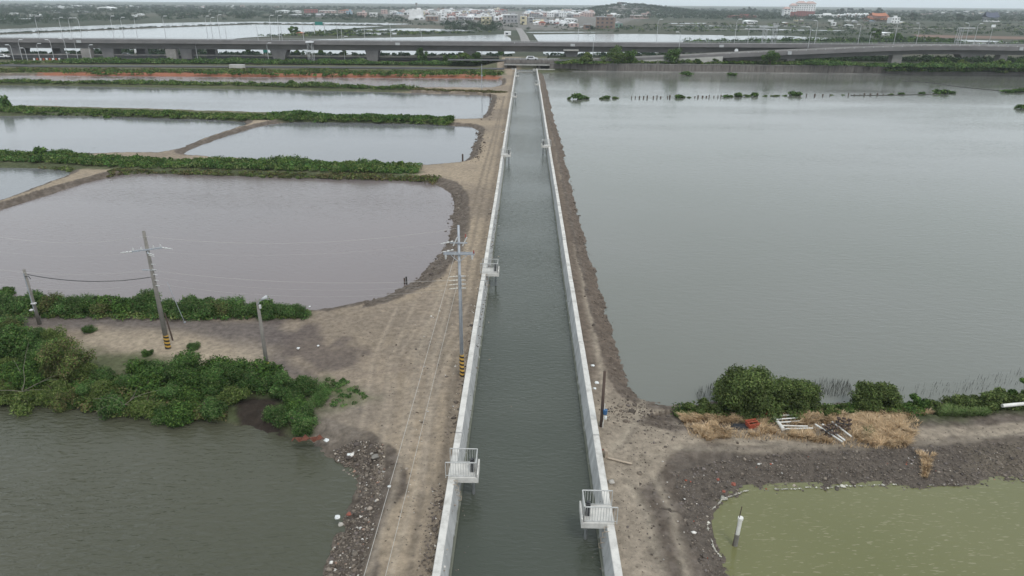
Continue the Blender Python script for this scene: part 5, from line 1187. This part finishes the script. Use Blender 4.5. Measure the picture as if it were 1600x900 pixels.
for px, pt in ((1206,40),(1222,36)):
    d = path_dir(px); n = np.array([-d[1], d[0], 0]); b2 = mp_at(px)+n*(DW-3); b2[2] = 7.25; rt, h = lattice(0, 0, pt, 1.6, 'lattice gantry leg on the viaduct, %s of the pair' % ('left' if px == 1206 else 'right'), base=b2)
    MB().box((-3.5 if px == 1206 else -3.3, 0, h*.82), (7.5, .3, .5)).build('beam', M['lamp_grey'], rt)
b2 = mp_at(1515)+np.array([0, DW-3, 7.25]); rt, h = lattice(0, 0, 42.5, 1.8, 'lattice gantry with a flat beam near the right edge of the viaduct', base=b2); MB().box((2.6, 0, h-.3), (6.5, 1.6, .4)).build('beam', M['lamp_grey'], rt); MB().box((2.6, 0, h-1.5), (5.5, .3, .25)).build('beam', M['lamp_grey'], rt)
b2 = mp_at(1552)+np.array([0, 3, 7.25]); h = hfor(b2, 39); sg = empty('roadside_sign', b2, 0, 'small white sign on a thin post near the right edge of the viaduct', 'sign'); MB().tube([(0, 0, -.2), (0, 0, h)], .08, 6).build('post', M['lamp_grey'], sg); MB().box((0, -.15, h-.4), (1.8, .12, 1.1)).build('panel', M['sign_white'], sg)
b2 = at(500, 55, 0); h = hfor(b2, 36); sg = empty('sign_gantry', b2, 0, 'portal gantry with a teal road sign behind the viaduct', 'sign gantry')
w_ = 8*mpp(b2)
for s in (-1, 1): MB().tube([(s*w_, 0, 0), (s*w_, 0, h)], .25, 6).build('leg', M['lamp_grey'], sg)
MB().box((0, 0, h), (2*w_, .4, .5)).build('beam', M['lamp_grey'], sg); MB().box((0, -.4, h-.2), (w_*1.5, .2, 2.2)).build('panel', M['sign_green'], sg)
b2 = at(416, 90, 0); h = hfor(b2, 74); sg = empty('roadside_sign', b2, .9, 'teal road sign beside the biggest flared pier of the viaduct', 'sign'); MB().tube([(0, 0, 0), (0, 0, h)], .1, 6).build('post', M['lamp_grey'], sg); MB().box((0, -.1, h-1.1), (2.4, .1, 2.2)).build('panel', M['sign_green'], sg)
b2 = at(1149, 91, 2.4); h = hfor(b2, 79); sg = empty('roadside_sign', b2, 0, 'round white sign above the start of the ramp', 'sign'); MB().tube([(0, 0, 0), (0, 0, h)], .07, 6).build('post', M['lamp_grey'], sg); MB().tube([(0, -.1, h), (0, .0, h)], .8, 14).build('panel', M['sign_white'], sg)
tag(MB().box((0, 0, .7), (22*mpp(at(372, 106, 0)), 2.2, 1.3)).build('concrete_block', M['concrete_pale'], loc=at(371, 106.5, .1), bevel=.05), 'flat white slab lying beside the service road', 'slab')
b2 = at(69, 94.5, 0); sg = empty('traffic_barrier', b2, .05, 'row of orange and white striped barriers below the viaduct', 'barrier')
for i in range(9): MB().box((-4+i*1.3, 0, .5), (.62, .3, .9)).build('block', M['orange'] if i % 2 else M['sign_white'], sg)
def car(p, rz, m, label, L=4.4, hgt=1.45, van=False):
    root = empty('parked_car', p, rz, label, 'van' if van else 'car'); mb = MB()
    roof = [(-L*.5, .35), (-L*.5, .85), (-L*.36, hgt), (L*.12, hgt), (L*.27, .92), (L*.48, .82), (L*.5, .35)] if not van else [(-L*.5, .35), (-L*.5, hgt), (L*.30, hgt), (L*.42, .95), (L*.5, .85), (L*.5, .35)]
    A = [mb.bm.verts.new((a, -.85, b_)) for a, b_ in roof]; B = [mb.bm.verts.new((a, .85, b_)) for a, b_ in roof]; n = len(roof); mb.bm.faces.new(A); mb.bm.faces.new(B[::-1])
    for i in range(n): mb.bm.faces.new((A[i], B[i], B[(i+1) % n], A[(i+1) % n]))
    bo_ = mb.build('body', m, root, bevel=.05)
    for s in (-1, 1): MB().box((-L*.1, s*.87, (hgt+.85)/2), (L*.42, .03, (hgt-.85)*.75)).build('window', M['car_glass'], bo_)
    MB().box((L*.2, 0, (hgt+.9)/2), (.06, 1.4, .5)).build('windscreen', M['car_glass'], bo_)
    for sx in (-.31, .31):
        for s in (-1, 1): MB().tube([(sx*L, s*.72, .32), (sx*L, s*.9, .32)], .32, 12).build('wheel', M['rubber'], root)
    return root
car(at(831, 93.8, 2.46), 0, M['car_white'], 'white car driving over the road bridge at the canal end', 5.0, 1.5)
car(at(221, 84.5, .1), .2, M['car_white'], 'white van parked on the ground behind the viaduct piers', 5.4, 2.2, True)
car(at(199, 88.5, .55), .05, M['car_silver'], 'silver car driving on the road under the viaduct', 4.6, 1.5)
car(at(6, 90.3, .55), .05, M['car_white'], 'white car on the road under the viaduct at the far left', 4.8, 1.5)

# trees around the viaduct
for i, (px, py, zz, wpx, hpx, cols, lab) in enumerate(((958,99.5,2.35,44,25,GY+GD,'wide leafy tree on the embankment right of the road bridge'), (985,99,2.35,22,18,GD,'smaller tree touching the wide leafy tree on the embankment'), (917,99.5,2.35,20,14,GY,'light green bushy tree nearest the road bridge'), (1050,99.8,2.35,26,20,GB+GD,'round dark tree on the embankment in front of the viaduct'),
     (1203,102,2.35,26,18,GD,'round tree under the lower end of the ramp'), (1090,100,2.35,14,6,GD,'low bush on the embankment right of the round tree'), (1116,100,2.35,12,7,GD,'low bush below the round white sign'), (1470,108,1.,36,16,GD,'broad bush below the ramp at the right'), (1500,108,1.,22,12,GY,'light bush below the ramp right of the broad bush'), (1562,110,1.,40,15,GD+GY,'large bush below the ramp near the right edge'), (1596,110,1.,26,15,GD,'bush cut by the right edge below the ramp'), (1440,108,1.,20,9,GY,'low light bush left of the broad bush'),
     (661,97,0,18,19,GD+GB,'tree standing in the hedge behind the tall street lamp'), (722,97,0,44,14,GD+GY,'wide bushy tree in the hedge left of the canal'), (700,97,0,16,10,GD,'small tree left of the wide bushy tree in the hedge'), (745,97,0,16,12,GD,'small tree right of the wide bushy tree in the hedge'),
     (465,86,0,9,6,GD,'tiny tree on the far bank seen under the viaduct, left one'), (503,86,0,12,6,GD,'tiny tree on the far bank seen under the viaduct, middle one'), (538,87,0,8,8,GD,'tiny tree on the far bank seen under the viaduct, right one'), (782,86,0,11,10,GB,'tree before the village road under the viaduct'), (333,84,0,13,7,GD,'bush on the far bank under the left part of the viaduct'), (387,84,0,10,7,GD,'bush on the far bank left of the biggest pier'),
     (460,52.5,0,18,9,GD,'dark round tree with a hut on the point of the far ponds'), (1400,65,0,26,11,GD+GB,'dark round tree behind the right half of the viaduct'), (1366,60,0,16,13,GD,'dark tree left of the round one behind the viaduct'), (1450,66,0,30,6,GY,'light green bushes behind the viaduct at the right'), (1480,67,0,26,5,GD,'low bushes behind the viaduct lamp at the right'))):
    p = at(px, py, zz); s = mpp(p); tree('leafy_tree', px, py, wpx*s*1.15, hpx*s*1.2, cols, lab, 'tree', 200+i, int(1100+wpx*55), max(.26, s*1.15), z=zz, trunk=.22, nl=16, fill=(.2, 1.))

# ================================================================== FAR WOODS (uncountable) 
TOWN = [(585,18),(640,16),(700,18),(780,17),(900,17),(905,30),(850,48),(770,48),(700,40),(600,33)]
def px_sample(pp, n):
    P = np.array(pp, float); out = sample_poly(P, n); return out
def woods(name, pp, n, r, h, cols, label, per=30, kmin=3.2, hill_=None):
    q = px_sample(pp, n); W = np.array([at(a, b_, 0) for a, b_ in q]); s = np.array([mpp(p) for p in W])
    ok = W[:, 1] > 0; W, s = W[ok], s[ok]
    for pw in FAR_W:
        Pw = pxpoly(pw); W_in = sdist(Pw, W[:, 0], W[:, 1]) < 2; W, s = W[~W_in], s[~W_in]
    n = len(W); rad = np.maximum(r, kmin*s*.5)*RNG.uniform(.6, 1.4, n); hh = h*RNG.uniform(.6, 1.25, n)
    gz = ground_z_arr(W[:, 0], W[:, 1])
    lob = np.stack([W[:, 0], W[:, 1], gz+hh*.4, rad, rad, hh*.6], 1); size = np.maximum(.5, s*.8)
    V, F, c = leaves_raw(lob, n*per, size, cols, 5)
    return tag(link(name, mesh_np(name, V, F, False, np.clip(c, 0, .6)), M['leaf']), label, 'woodland', kind='stuff')
WD = [(.022, .045, .026), (.03, .055, .03), (.018, .036, .022), (.042, .065, .034)]
woods('far_woodland', [(-250,30),(0,27),(100,27),(180,27),(240,31),(200,36),(160,37.5),(80,40.5),(0,43.5),(-250,50)], 520, 4.5, 8.5, WD, 'dark tree belt beyond the largest far left pond', 60)
woods('far_woodland', [(240,20),(440,22),(600,28),(655,33),(600,34.5),(400,32.5),(260,33.5)], 380, 4, 6.5, WD, 'tree belt between the far left pond and the red roofed sheds', 40)
woods('far_woodland', [(-300,6.5),(100,8),(420,10.5),(600,12),(900,13),(900,17),(600,16),(430,20),(240,22),(-300,24)], 2600, 5, 7, WD, 'hazy woodland and orchards covering the plain at the left', 26, 3.6)
woods('far_woodland', [(830,13),(1100,14.5),(1300,17),(1600,17.8),(1900,20),(1900,36),(1500,36),(1200,33),(940,30),(900,20)], 3000, 5, 7, WD, 'hazy woodland covering the plain at the right', 26, 3.6)
woods('far_woodland', [(1030,38),(1200,37),(1900,38),(1900,58),(1430,56),(1300,58),(1150,52),(900,51.5),(840,50)], 900, 2.6, 3.2, WD+GY[:1], 'scattered scrub over the fields behind the viaduct at the right', 26)
woods('far_woodland', [(600,20),(900,20),(900,46),(760,50),(600,36)], 170, 2.2, 3.6, WD, 'trees scattered among the houses of the distant town', 34)
woods('far_woodland', [(690,38),(780,38),(785,52),(690,52)], 130, 3.2, 7, WD, 'dark trees left of the village road', 50)
woods('far_woodland', [(380,58),(470,50.5),(560,46),(640,50),(780,51),(700,54),(560,57)], 420, 2., 1.8, WD+GY, 'green fields growth on the spit between the far ponds', 30)
woods('far_woodland', [(0,84),(240,77),(330,80),(560,86),(800,87),(800,89),(500,89),(0,90)], 520, 1.5, 1.6, WD, 'low green bank seen under the viaduct at the left', 30)
woods('far_woodland', [(1060,60),(1060,68),(1150,66),(1300,64),(1440,63),(1500,67),(1700,69),(1700,74),(1060,74)], 700, 2.6, 3.4, WD+GD, 'green scrub right behind the right half of the viaduct', 34)
woods('far_woodland', [(850,84),(1060,82),(1130,86),(1130,90),(900,91),(850,89)], 160, 1.5, 1.5, WD, 'low green bank seen under the viaduct at the right', 30)
woods('hill_woodland', [(895,18.2),(960,17.6),(1040,17.6),(1120,19.5),(1200,21),(1200,24),(1100,25),(1000,24),(900,24)], 900, 6, 7, WD, 'woodland covering the low hill with the round pavilion', 40, 4.)
for pts_, nm in ((([(0,53.3),(80,50.2),(160,46.8),(250,42.8),(400,37.4),(600,40)]), 'low earth dyke crossing the far left pond'),):
    P = [at(a, b_, .1) for a, b_ in pts_]; mb = MB(); mb.sweep([(-2, -.2), (-1, .5), (1, .5), (2, -.2)], P); tag(mb.build('earth_dyke', mat('far_dyke', (.07, .065, .05), .95)), nm, 'dyke')
scrub('dyke_scrub', [(0,53.3),(80,50.2),(160,46.8),(250,42.8),(400,37.4),(600,40)], 260, 1.5, 1.0, 1.2, .45, WD, 'scrub on the low dyke crossing the far left pond', 18, zfix=.4)

# ================================================================== BUILDINGS
def wm(n_, c): return mat('wall_'+n_, c, .85, tuple(v*.82 for v in c), .25)
WALLS = {'white': wm('white', (.78, .78, .78)), 'grey': wm('grey', (.30, .30, .31)), 'cream': wm('cream', (.58, .52, .36)), 'pink': wm('pink', (.50, .36, .33)), 'brown': wm('brown', (.24, .17, .14)), 'blue': wm('blue', (.32, .42, .50)), 'red': wm('red', (.28, .09, .08)), 'green': wm('green', (.20, .32, .27))}
ROOFS = {'white': mat('roof_white', (.82, .83, .84), .6), 'grey': mat('roof_grey', (.36, .37, .39), .7), 'red': mat('roof_red', (.33, .085, .06), .7), 'blue': mat('roof_blue', (.20, .34, .45), .6), 'orange': mat('roof_orange', (.38, .14, .075), .7), 'pale': mat('roof_pale', (.68, .69, .70), .6)}
M['win'] = mat('window_dark', (.05, .055, .065), .3)
win_me = MB().box((0, 0, 0), (1, .12, 1)).mesh('window'); win_me.materials.append(M['win'])
def building(px, py, wpx, hpx, wall, roof, kind='flat', label='', group=None, rz=None, storeys=None, cols_=None, dep=.8, z=0., name='town_house', cat='house'):
    p = at(px, py, z); s = mpp(p); W = wpx*s; Hh = max(2.5, hpx*s*1.03); D = max(W*dep, 5); rz = random.uniform(-.25, .25) if rz is None else rz
    root = empty(name, (p[0], p[1]+D/2, z-.1), rz, label, cat, group)
    rh = {'flat': .0, 'gable': .28, 'hip': .3, 'arch': .35}[kind]*Hh; wh = Hh-rh
    wo_ = MB().box((0, 0, wh/2), (W, D, wh)).build('wall', WALLS[wall], root)
    if kind == 'flat':
        MB().box((0, 0, wh+.2), (W*1.02, D*1.02, .4)).build('roof', ROOFS[roof], root)
        if W > 8 and random.random() < .6: MB().box((W*.2, D*.1, wh+.4+1.1), (W*.3, D*.3, 2.2)).build('roof_hut', WALLS[wall], root)
    else:
        n = {'gable': [(-.54, 0), (0, 1), (.54, 0)], 'hip': [(-.54, 0), (-.2, 1), (.2, 1), (.54, 0)], 'arch': [(-.54, 0), (-.4, .55), (-.2, .9), (0, 1), (.2, .9), (.4, .55), (.54, 0)]}[kind]
        mb = MB(); A = [mb.bm.verts.new((a*W, -D*.53, wh+.02+b_*rh)) for a, b_ in n]; k = .6 if kind == 'hip' else 1
        B = [mb.bm.verts.new((a*W, D*.53, wh+.02+b_*rh)) for a, b_ in n]; m_ = len(n); mb.bm.faces.new(A); mb.bm.faces.new(B[::-1])
        for i in range(m_): mb.bm.faces.new((A[i], B[i], B[(i+1) % m_], A[(i+1) % m_]))
        mb.build('roof', ROOFS[roof], root)
    st = storeys or max(1, int(wh/3.3)); nc = cols_ or max(1, min(5, int(W/4)))
    if Hh/s > 3.4 and 'windowless' not in label:
        for i in range(st):
            for j in range(nc):
                o = link('window', win_me, None, wo_, ((j+.5-nc/2)*W/nc, -D/2-.0, (i+.55)*wh/st)); o.scale = (W/nc*.45, 1, wh/st*.42)
    return root
# landmarks
p = at(650, 30, 0)
building(650, 29.5, 21, 13, 'white', 'pale', 'flat', 'largest cream windowless factory block in the town', rz=0, name='factory', cat='factory', storeys=3, cols_=1, dep=.5)
building(650, 30.6, 24, 3, 'white', 'white', 'flat', 'low white annex at the foot of the cream factory block', rz=0, name='factory_annex', cat='annex')
tw = at(650, 27, 0); s = mpp(tw); tr = empty('water_tower', (tw[0], tw[1]+10, 0), 0, 'slim water tower rising above the cream factory block', 'tower'); h = hfor(tw, 4.5); MB().tube([(0, 0, 0), (0, 0, h*.88)], .7, 8).build('column', M['concrete_old'], tr); MB().tube([(0, 0, h*.86), (0, 0, h)], 1.6, 10).build('tank', M['concrete_old'], tr)
for a in ((674,33,18,7,'brown','white','flat','brown house with white windows right of the factory block'), (735,31.5,10,8,'white','white','gable','white gabled house in the middle of the town'), (760,38,14,11,'cream','pale','flat','bright cream block with small windows behind the dark trees'),
          (797,35.5,22,11,'grey','white','flat','wide grey three storey block left of the village road'), (818,38.5,9,12,'cream','white','flat','tall pale yellow house at the end of the village road'), (829,36,9,8,'grey','pale','flat','dark grey house right of the tall yellow one'),
          (705,31,14,8,'pink','red','flat','pinkish block in the middle left of the town'), (565,27,13,7,'pink','white','flat','pink and white house left of the factory block'), (583,26.5,11,6,'white','pale','flat','white house between the pink house and the factory block'),
          (600,21.5,8,6,'pink','pale','flat','pink tower house behind the trees left of the factory'), (484,20.5,20,5,'red','red','flat','dark red building in the row of long sheds'), (538,20.5,20,5,'orange' if False else 'pink','orange','gable','building with a bright orange roof at the end of the long sheds'),
          (440,20,18,4,'white','white','gable','white shed at the left end of the long sheds'), (462,20.5,12,4,'white','pale','gable','pale shed between the white shed and the dark red building'), (510,20.5,24,3.6,'pink','white','flat','long shed with a pale roof left of the orange roof'), (545,22.5,8,5,'blue','blue','flat','small blue building beside the orange roof'),
          (485,26,64,2.5,'grey','pale','flat','very long low pale roof in front of the shed row'), (947,44.5,28,16,'brown','grey','flat','dark brown slab block with a white edge at the right of the town'), (966,43.5,12,9,'green','grey','gable','small green gabled house right of the dark slab block'),
          (896,42,14,7,'pink','white','gable','pink house with a white gable left of the round tree'), (892,34,20,5,'white','white','arch','arched white roof above the pink gabled house'), (918,46,12,7,'brown','grey','flat','brown house beside the white strip building'),
          (163,16,22,4.8,'white','white','arch','big white arched hall in the hazy plain at the left'), (53,25.6,15,3,'white','white','arch','white arched shed beyond the dark tree belt'), (19,23,10,2.4,'white','white','flat','flat white shed left of the arched one beyond the tree belt'), (208,26.5,6,2.4,'white','white','flat','small white shed at the right end of the tree belt'),
          (90,13,20,2.6,'white','pale','gable','long pale shed in the haze left of the big hall'), (106,13.5,8,2,'white','white','flat','small white shed touching the long pale shed'), (88,19.5,24,2.4,'grey','pale','flat','long low greenhouse roof in front of the pale shed'), (121,20,24,2.2,'grey','pale','flat','second long low greenhouse roof towards the big hall'), (66,14.5,8,2,'white','white','flat','small white shed left of the long pale shed'),
          (217,24,10,2.6,'white','pale','gable','pale shed behind the end of the tree belt'), (330,18,10,2.6,'white','white','gable','white roof alone in the middle of the left woodland'), (1174,37,18,5,'white','white','arch','white domed hall alone in the fields right of the town'), (1303,40,7,4.5,'white','white','flat','small white cube house in the fields'), (1328,43,12,4.5,'white','pale','arch','pale round tank house in the right fields'),
          (1386,55,20,3,'white','white','gable','white shed beside the dark tree behind the viaduct'), (1398,36.5,14,8,'white','white','flat','white building right of the orange temple'), (1162,28,36,3,'red','red','flat','long reddish roof in the right woodland'), (1163,26,10,2,'white','white','arch','tiny white roof on the long reddish roof'), (468,55.5,10,4.5,'brown','orange','gable','hut with a reddish roof beside the dark round tree'),
          (793,55,9,4,'white','white','flat','white box hut at the village road'), (1000,29,24,4.5,'pink','white','flat','long white house at the right foot of the hill'), (955,26.5,26,3.6,'white','white','flat','long white roof at the left foot of the hill'), (1032,24,10,4,'white','white','gable','white gable on the slope right of the pavilion'), (1047,25,8,3,'white','white','gable','small white gable right of the hill'), (1010,26,14,5,'pink','grey','flat','pinkish block at the foot of the hill')):
    building(*a, name='shed' if 'shed' in a[7] or 'roof' in a[7] and 'house' not in a[7] else 'town_house', cat='shed' if 'shed' in a[7] else 'building')
# crowd of the town
desc = {'white': 'white', 'grey': 'grey', 'cream': 'cream', 'pink': 'pinkish', 'brown': 'brown', 'blue': 'bluish'}
def crowd(poly, n, where, wr, hr):
    q = px_sample(poly, n*3); used = []
    for a, b_ in sorted(q.tolist(), key=lambda v: v[1]):
        if len(used) >= n: break
        if any(abs(a-u)*.35+abs(b_-v)*1.7 < 1.5 for u, v in used): continue
        used.append((a, b_)); wl = random.choice(['white', 'white', 'white', 'grey', 'cream', 'pink', 'brown', 'grey']); rf = random.choice(['white', 'white', 'pale', 'pale', 'grey', 'blue' if random.random() < .3 else 'white', 'red' if random.random() < .3 else 'pale'])
        kd = random.choice(['flat', 'flat', 'gable', 'arch', 'gable'])
        building(a, b_, random.uniform(*wr), random.uniform(*hr), wl, rf, kd, 'small %s house with a %s roof in %s' % (desc[wl], rf, where), 'houses crowded in '+where)
crowd([(610,20),(700,19),(790,19),(790,26),(700,27),(612,24)], 84, 'the back rows of the town', (7, 15), (3.5, 5.5))
crowd([(690,27),(790,27),(790,36),(690,34)], 62, 'the middle of the town', (6, 12), (4.5, 7))
crowd([(822,20),(925,22),(925,32),(850,34),(822,30)], 66, 'the right part of the town', (7, 16), (4, 6.5))
crowd([(835,36),(880,36),(900,40),(900,44),(840,46)], 18, 'the near right edge of the town', (8, 18), (3.5, 6))
crowd([(925,19),(990,20),(1000,26),(930,27)], 26, 'the hamlet at the foot of the hill', (7, 14), (3, 4.5))
crowd([(690,37),(735,38),(740,42),(690,40)], 6, 'the near left edge of the town', (6, 11), (3, 5))
crowd([(0,9.5),(400,11),(580,14),(590,17),(240,17),(0,15)], 30, 'the hazy plain at the left', (5, 13), (1.4, 2.4))
crowd([(1420,19),(1600,20),(1600,30),(1440,28)], 14, 'the hazy plain at the right', (4, 9), (1.2, 2.2))
crowd([(1200,28),(1500,36),(1500,50),(1240,48)], 10, 'the fields right of the town', (4, 8), (1.8, 3))
# round pavilion on the hill
pv = at_y(967, 12.5, 1890); gz_ = ground_z(pv[0], pv[1]); s = 1.78; pr = empty('pavilion', (pv[0], pv[1], gz_), 0, 'round tiered pavilion on top of the wooded hill', 'pavilion')
htop = max(8, at_y(967, 2.6, 1890)[2]-gz_)
for i, (rr_, a, b_) in enumerate(((7., 0, .30), (6.2, .36, .62), (5.2, .68, .86))):
    MB().tube([(0, 0, htop*a), (0, 0, htop*b_)], rr_, 12).build('storey', WALLS['brown'], pr); MB().tube([(0, 0, htop*b_), (0, 0, htop*(b_+.07))], rr_*1.35, 12, rr_*.9).build('roof', ROOFS['grey'], pr)
MB().tube([(0, 0, htop*.92), (0, 0, htop)], 4.2, 12, .6).build('roof', ROOFS['grey'], pr)
# hotel
def hotel():
    p = at(1249, 27, 0); s = mpp(p); root = empty('hotel_building', (p[0], p[1]+10, 0), 0, 'large stepped white and red hotel block on the right horizon', 'hotel')
    segs = [(-24, -14, 12, 'white'), (-14, -5, 17, 'white'), (-5, 9, 20.5, 'white'), (9, 24, 20, 'white')]
    for a, b_, hp_, m_ in segs:
        W = (b_-a)*s; cx = (a+b_)/2*s; Hh = hp_*s; low_ = Hh*.45
        MB().box((cx, 0, low_/2), (W-.1, 14, low_)).build('lower_wall', WALLS['red' if a in (-14, -5, 9) else 'white'], root)
        MB().box((cx, .3, (Hh+low_)/2), (W-.1, 13, Hh-low_)).build('upper_wall', WALLS['white'], root)
        mb = MB(); k = Hh; A = [mb.bm.verts.new(v) for v in ((cx-W/2-.5, -7.5, k), (cx+W/2+.5, -7.5, k), (cx+W/2+.5, 7.5, k), (cx-W/2-.5, 7.5, k))]; t1 = mb.bm.verts.new((cx-W*.25, 0, k+4)); t2 = mb.bm.verts.new((cx+W*.25, 0, k+4))
        mb.bm.faces.new((A[0], A[1], t2, t1)); mb.bm.faces.new((A[1], A[2], t2)); mb.bm.faces.new((A[2], A[3], t1, t2)); mb.bm.faces.new((A[3], A[0], t1)); mb.bm.faces.new(A[::-1]); mb.build('roof', WALLS['pink'], root)
        for i in range(6):
            if (i+1)*3.6 > Hh-1: break
            for j in range(max(2, int(W/4.5))):
                nn = max(2, int(W/4.5)); o = link('window', win_me, None, root, (cx+(j+.5-nn/2)*W/nn, -7.02 if (i+.8)*3.9 < low_ else -6.22, (i+.6)*3.9)); o.scale = (W/nn*.5, 1, 1.7)
hotel()
def temple(px, py, wpx, hpx, roofm, wallm, label, tiers=2):
    p = at(px, py, 0); s = mpp(p); W = wpx*s; Hh = hpx*s; root = empty('temple', (p[0], p[1]+W*.3, 0), 0, label, 'temple'); z0 = 0
    for i in range(tiers):
        w_ = W*(1-.38*i); hh = Hh/tiers; MB().box((0, 0, z0+hh*.22), (w_*.86, w_*.5, hh*.46)).build('wall', WALLS[wallm], root)
        mb = MB(); n = 9; rows_ = []
        for j, (sy, zf, wf) in enumerate(((-.36, .42, 1.0), (-.2, .55, .97), (0, 1., .80), (.2, .55, .97), (.36, .42, 1.))):
            rows_.append([mb.bm.verts.new(((k/(n-1)-.5)*w_*wf, sy*w_, z0+hh*(zf+.16*abs(k/(n-1)-.5)**2*4))) for k in range(n)])
        for A, B in zip(rows_, rows_[1:]):
            for k in range(n-1): mb.bm.faces.new((A[k], A[k+1], B[k+1], B[k]))
        o = mb.build('roof', roofm, root); md = o.modifiers.new('s', 'SOLIDIFY'); md.thickness = .5; md.offset = -1
        z0 += hh*.8
    return root
temple(1376, 33.5, 40, 13, ROOFS['orange'], 'pink', 'temple with tiered bright orange roofs on the right horizon')
temple(1550, 33, 21, 12, mat('roof_navy', (.045, .055, .10), .6), 'grey', 'temple with a dark blue curved roof near the right edge', 1)
tag(MB().box((0, 0, 1), (22*1.05, 8, 2.0)).build('terrace_wall', WALLS['white'], loc=at(1549, 34, 0)), 'long white terrace wall under the dark blue temple', 'terrace')
for i in range(11): building(1311+i*4.4+(i % 2)*.4, 27.5+(i % 3)*.4, 4.6, 6.6-(1.2 if i in (0, 1) else 0), 'white' if i % 3 else 'pink', 'white', 'gable', 'narrow white gabled house in the terrace row left of the orange temple', 'terraced houses left of the orange temple', rz=0)
building(1291, 28, 34, 4.5, 'white', 'white', 'flat', 'long low white building between the hotel and the terrace row', rz=0)
# conifers on the right skyline
for i, (px, py, w_, h_) in enumerate(((1496,33,7,12),(1502,33,6,10),(1513,34,7,8),(1425,33,12,13),(1170,20,8,9),(1178,20,6,7),(1162,20,7,7),(1313,22,14,9),(1345,21,14,8),(1372,24,14,11),(1328,21,16,8),(1285,22,16,7),(1235,21,16,8),(923,46,9*2,8))):
    p = at(px, py, 0); s = mpp(p); tree('skyline_tree', px, py, w_*s, h_*s, WD, ['slender dark conifer left of the blue temple', 'second slender conifer left of the blue temple', 'lower conifer closest to the blue temple', 'dark spreading tree between the two temples', 'tallest skyline tree left of the hotel', 'right one of the skyline trees left of the hotel', 'left one of the skyline trees left of the hotel', 'dark crown behind the left terraced houses', 'dark crown behind the right terraced houses', 'dark spiky crown behind the orange temple', 'dark crown behind the middle terraced houses', 'dark crown just right of the hotel', 'dark crown just left of the hotel', 'round tree at the near edge of the town'][i], 'tree', 400+i, 700, s*.9, z=0, trunk=.4, nl=12, fill=(.15, 1.))

# ================================================================== HAZE
hz = MB().box((0, 5000, 45), (26000, 13000, 98)).build('haze', None)
hm = bpy.data.materials.new('haze'); hm.use_nodes = True; n = hm.node_tree; n.nodes.clear(); vo = n.nodes.new('ShaderNodeVolumePrincipled'); ou = n.nodes.new('ShaderNodeOutputMaterial')
vo.inputs['Density'].default_value = 1.25e-4; vo.inputs['Color'].default_value = (.88, .95, 1.0, 1); vo.inputs['Anisotropy'].default_value = 0.0
n.links.new(vo.outputs[0], ou.inputs['Volume']); hz.data.materials.append(hm); tag(hz, kind='stuff')
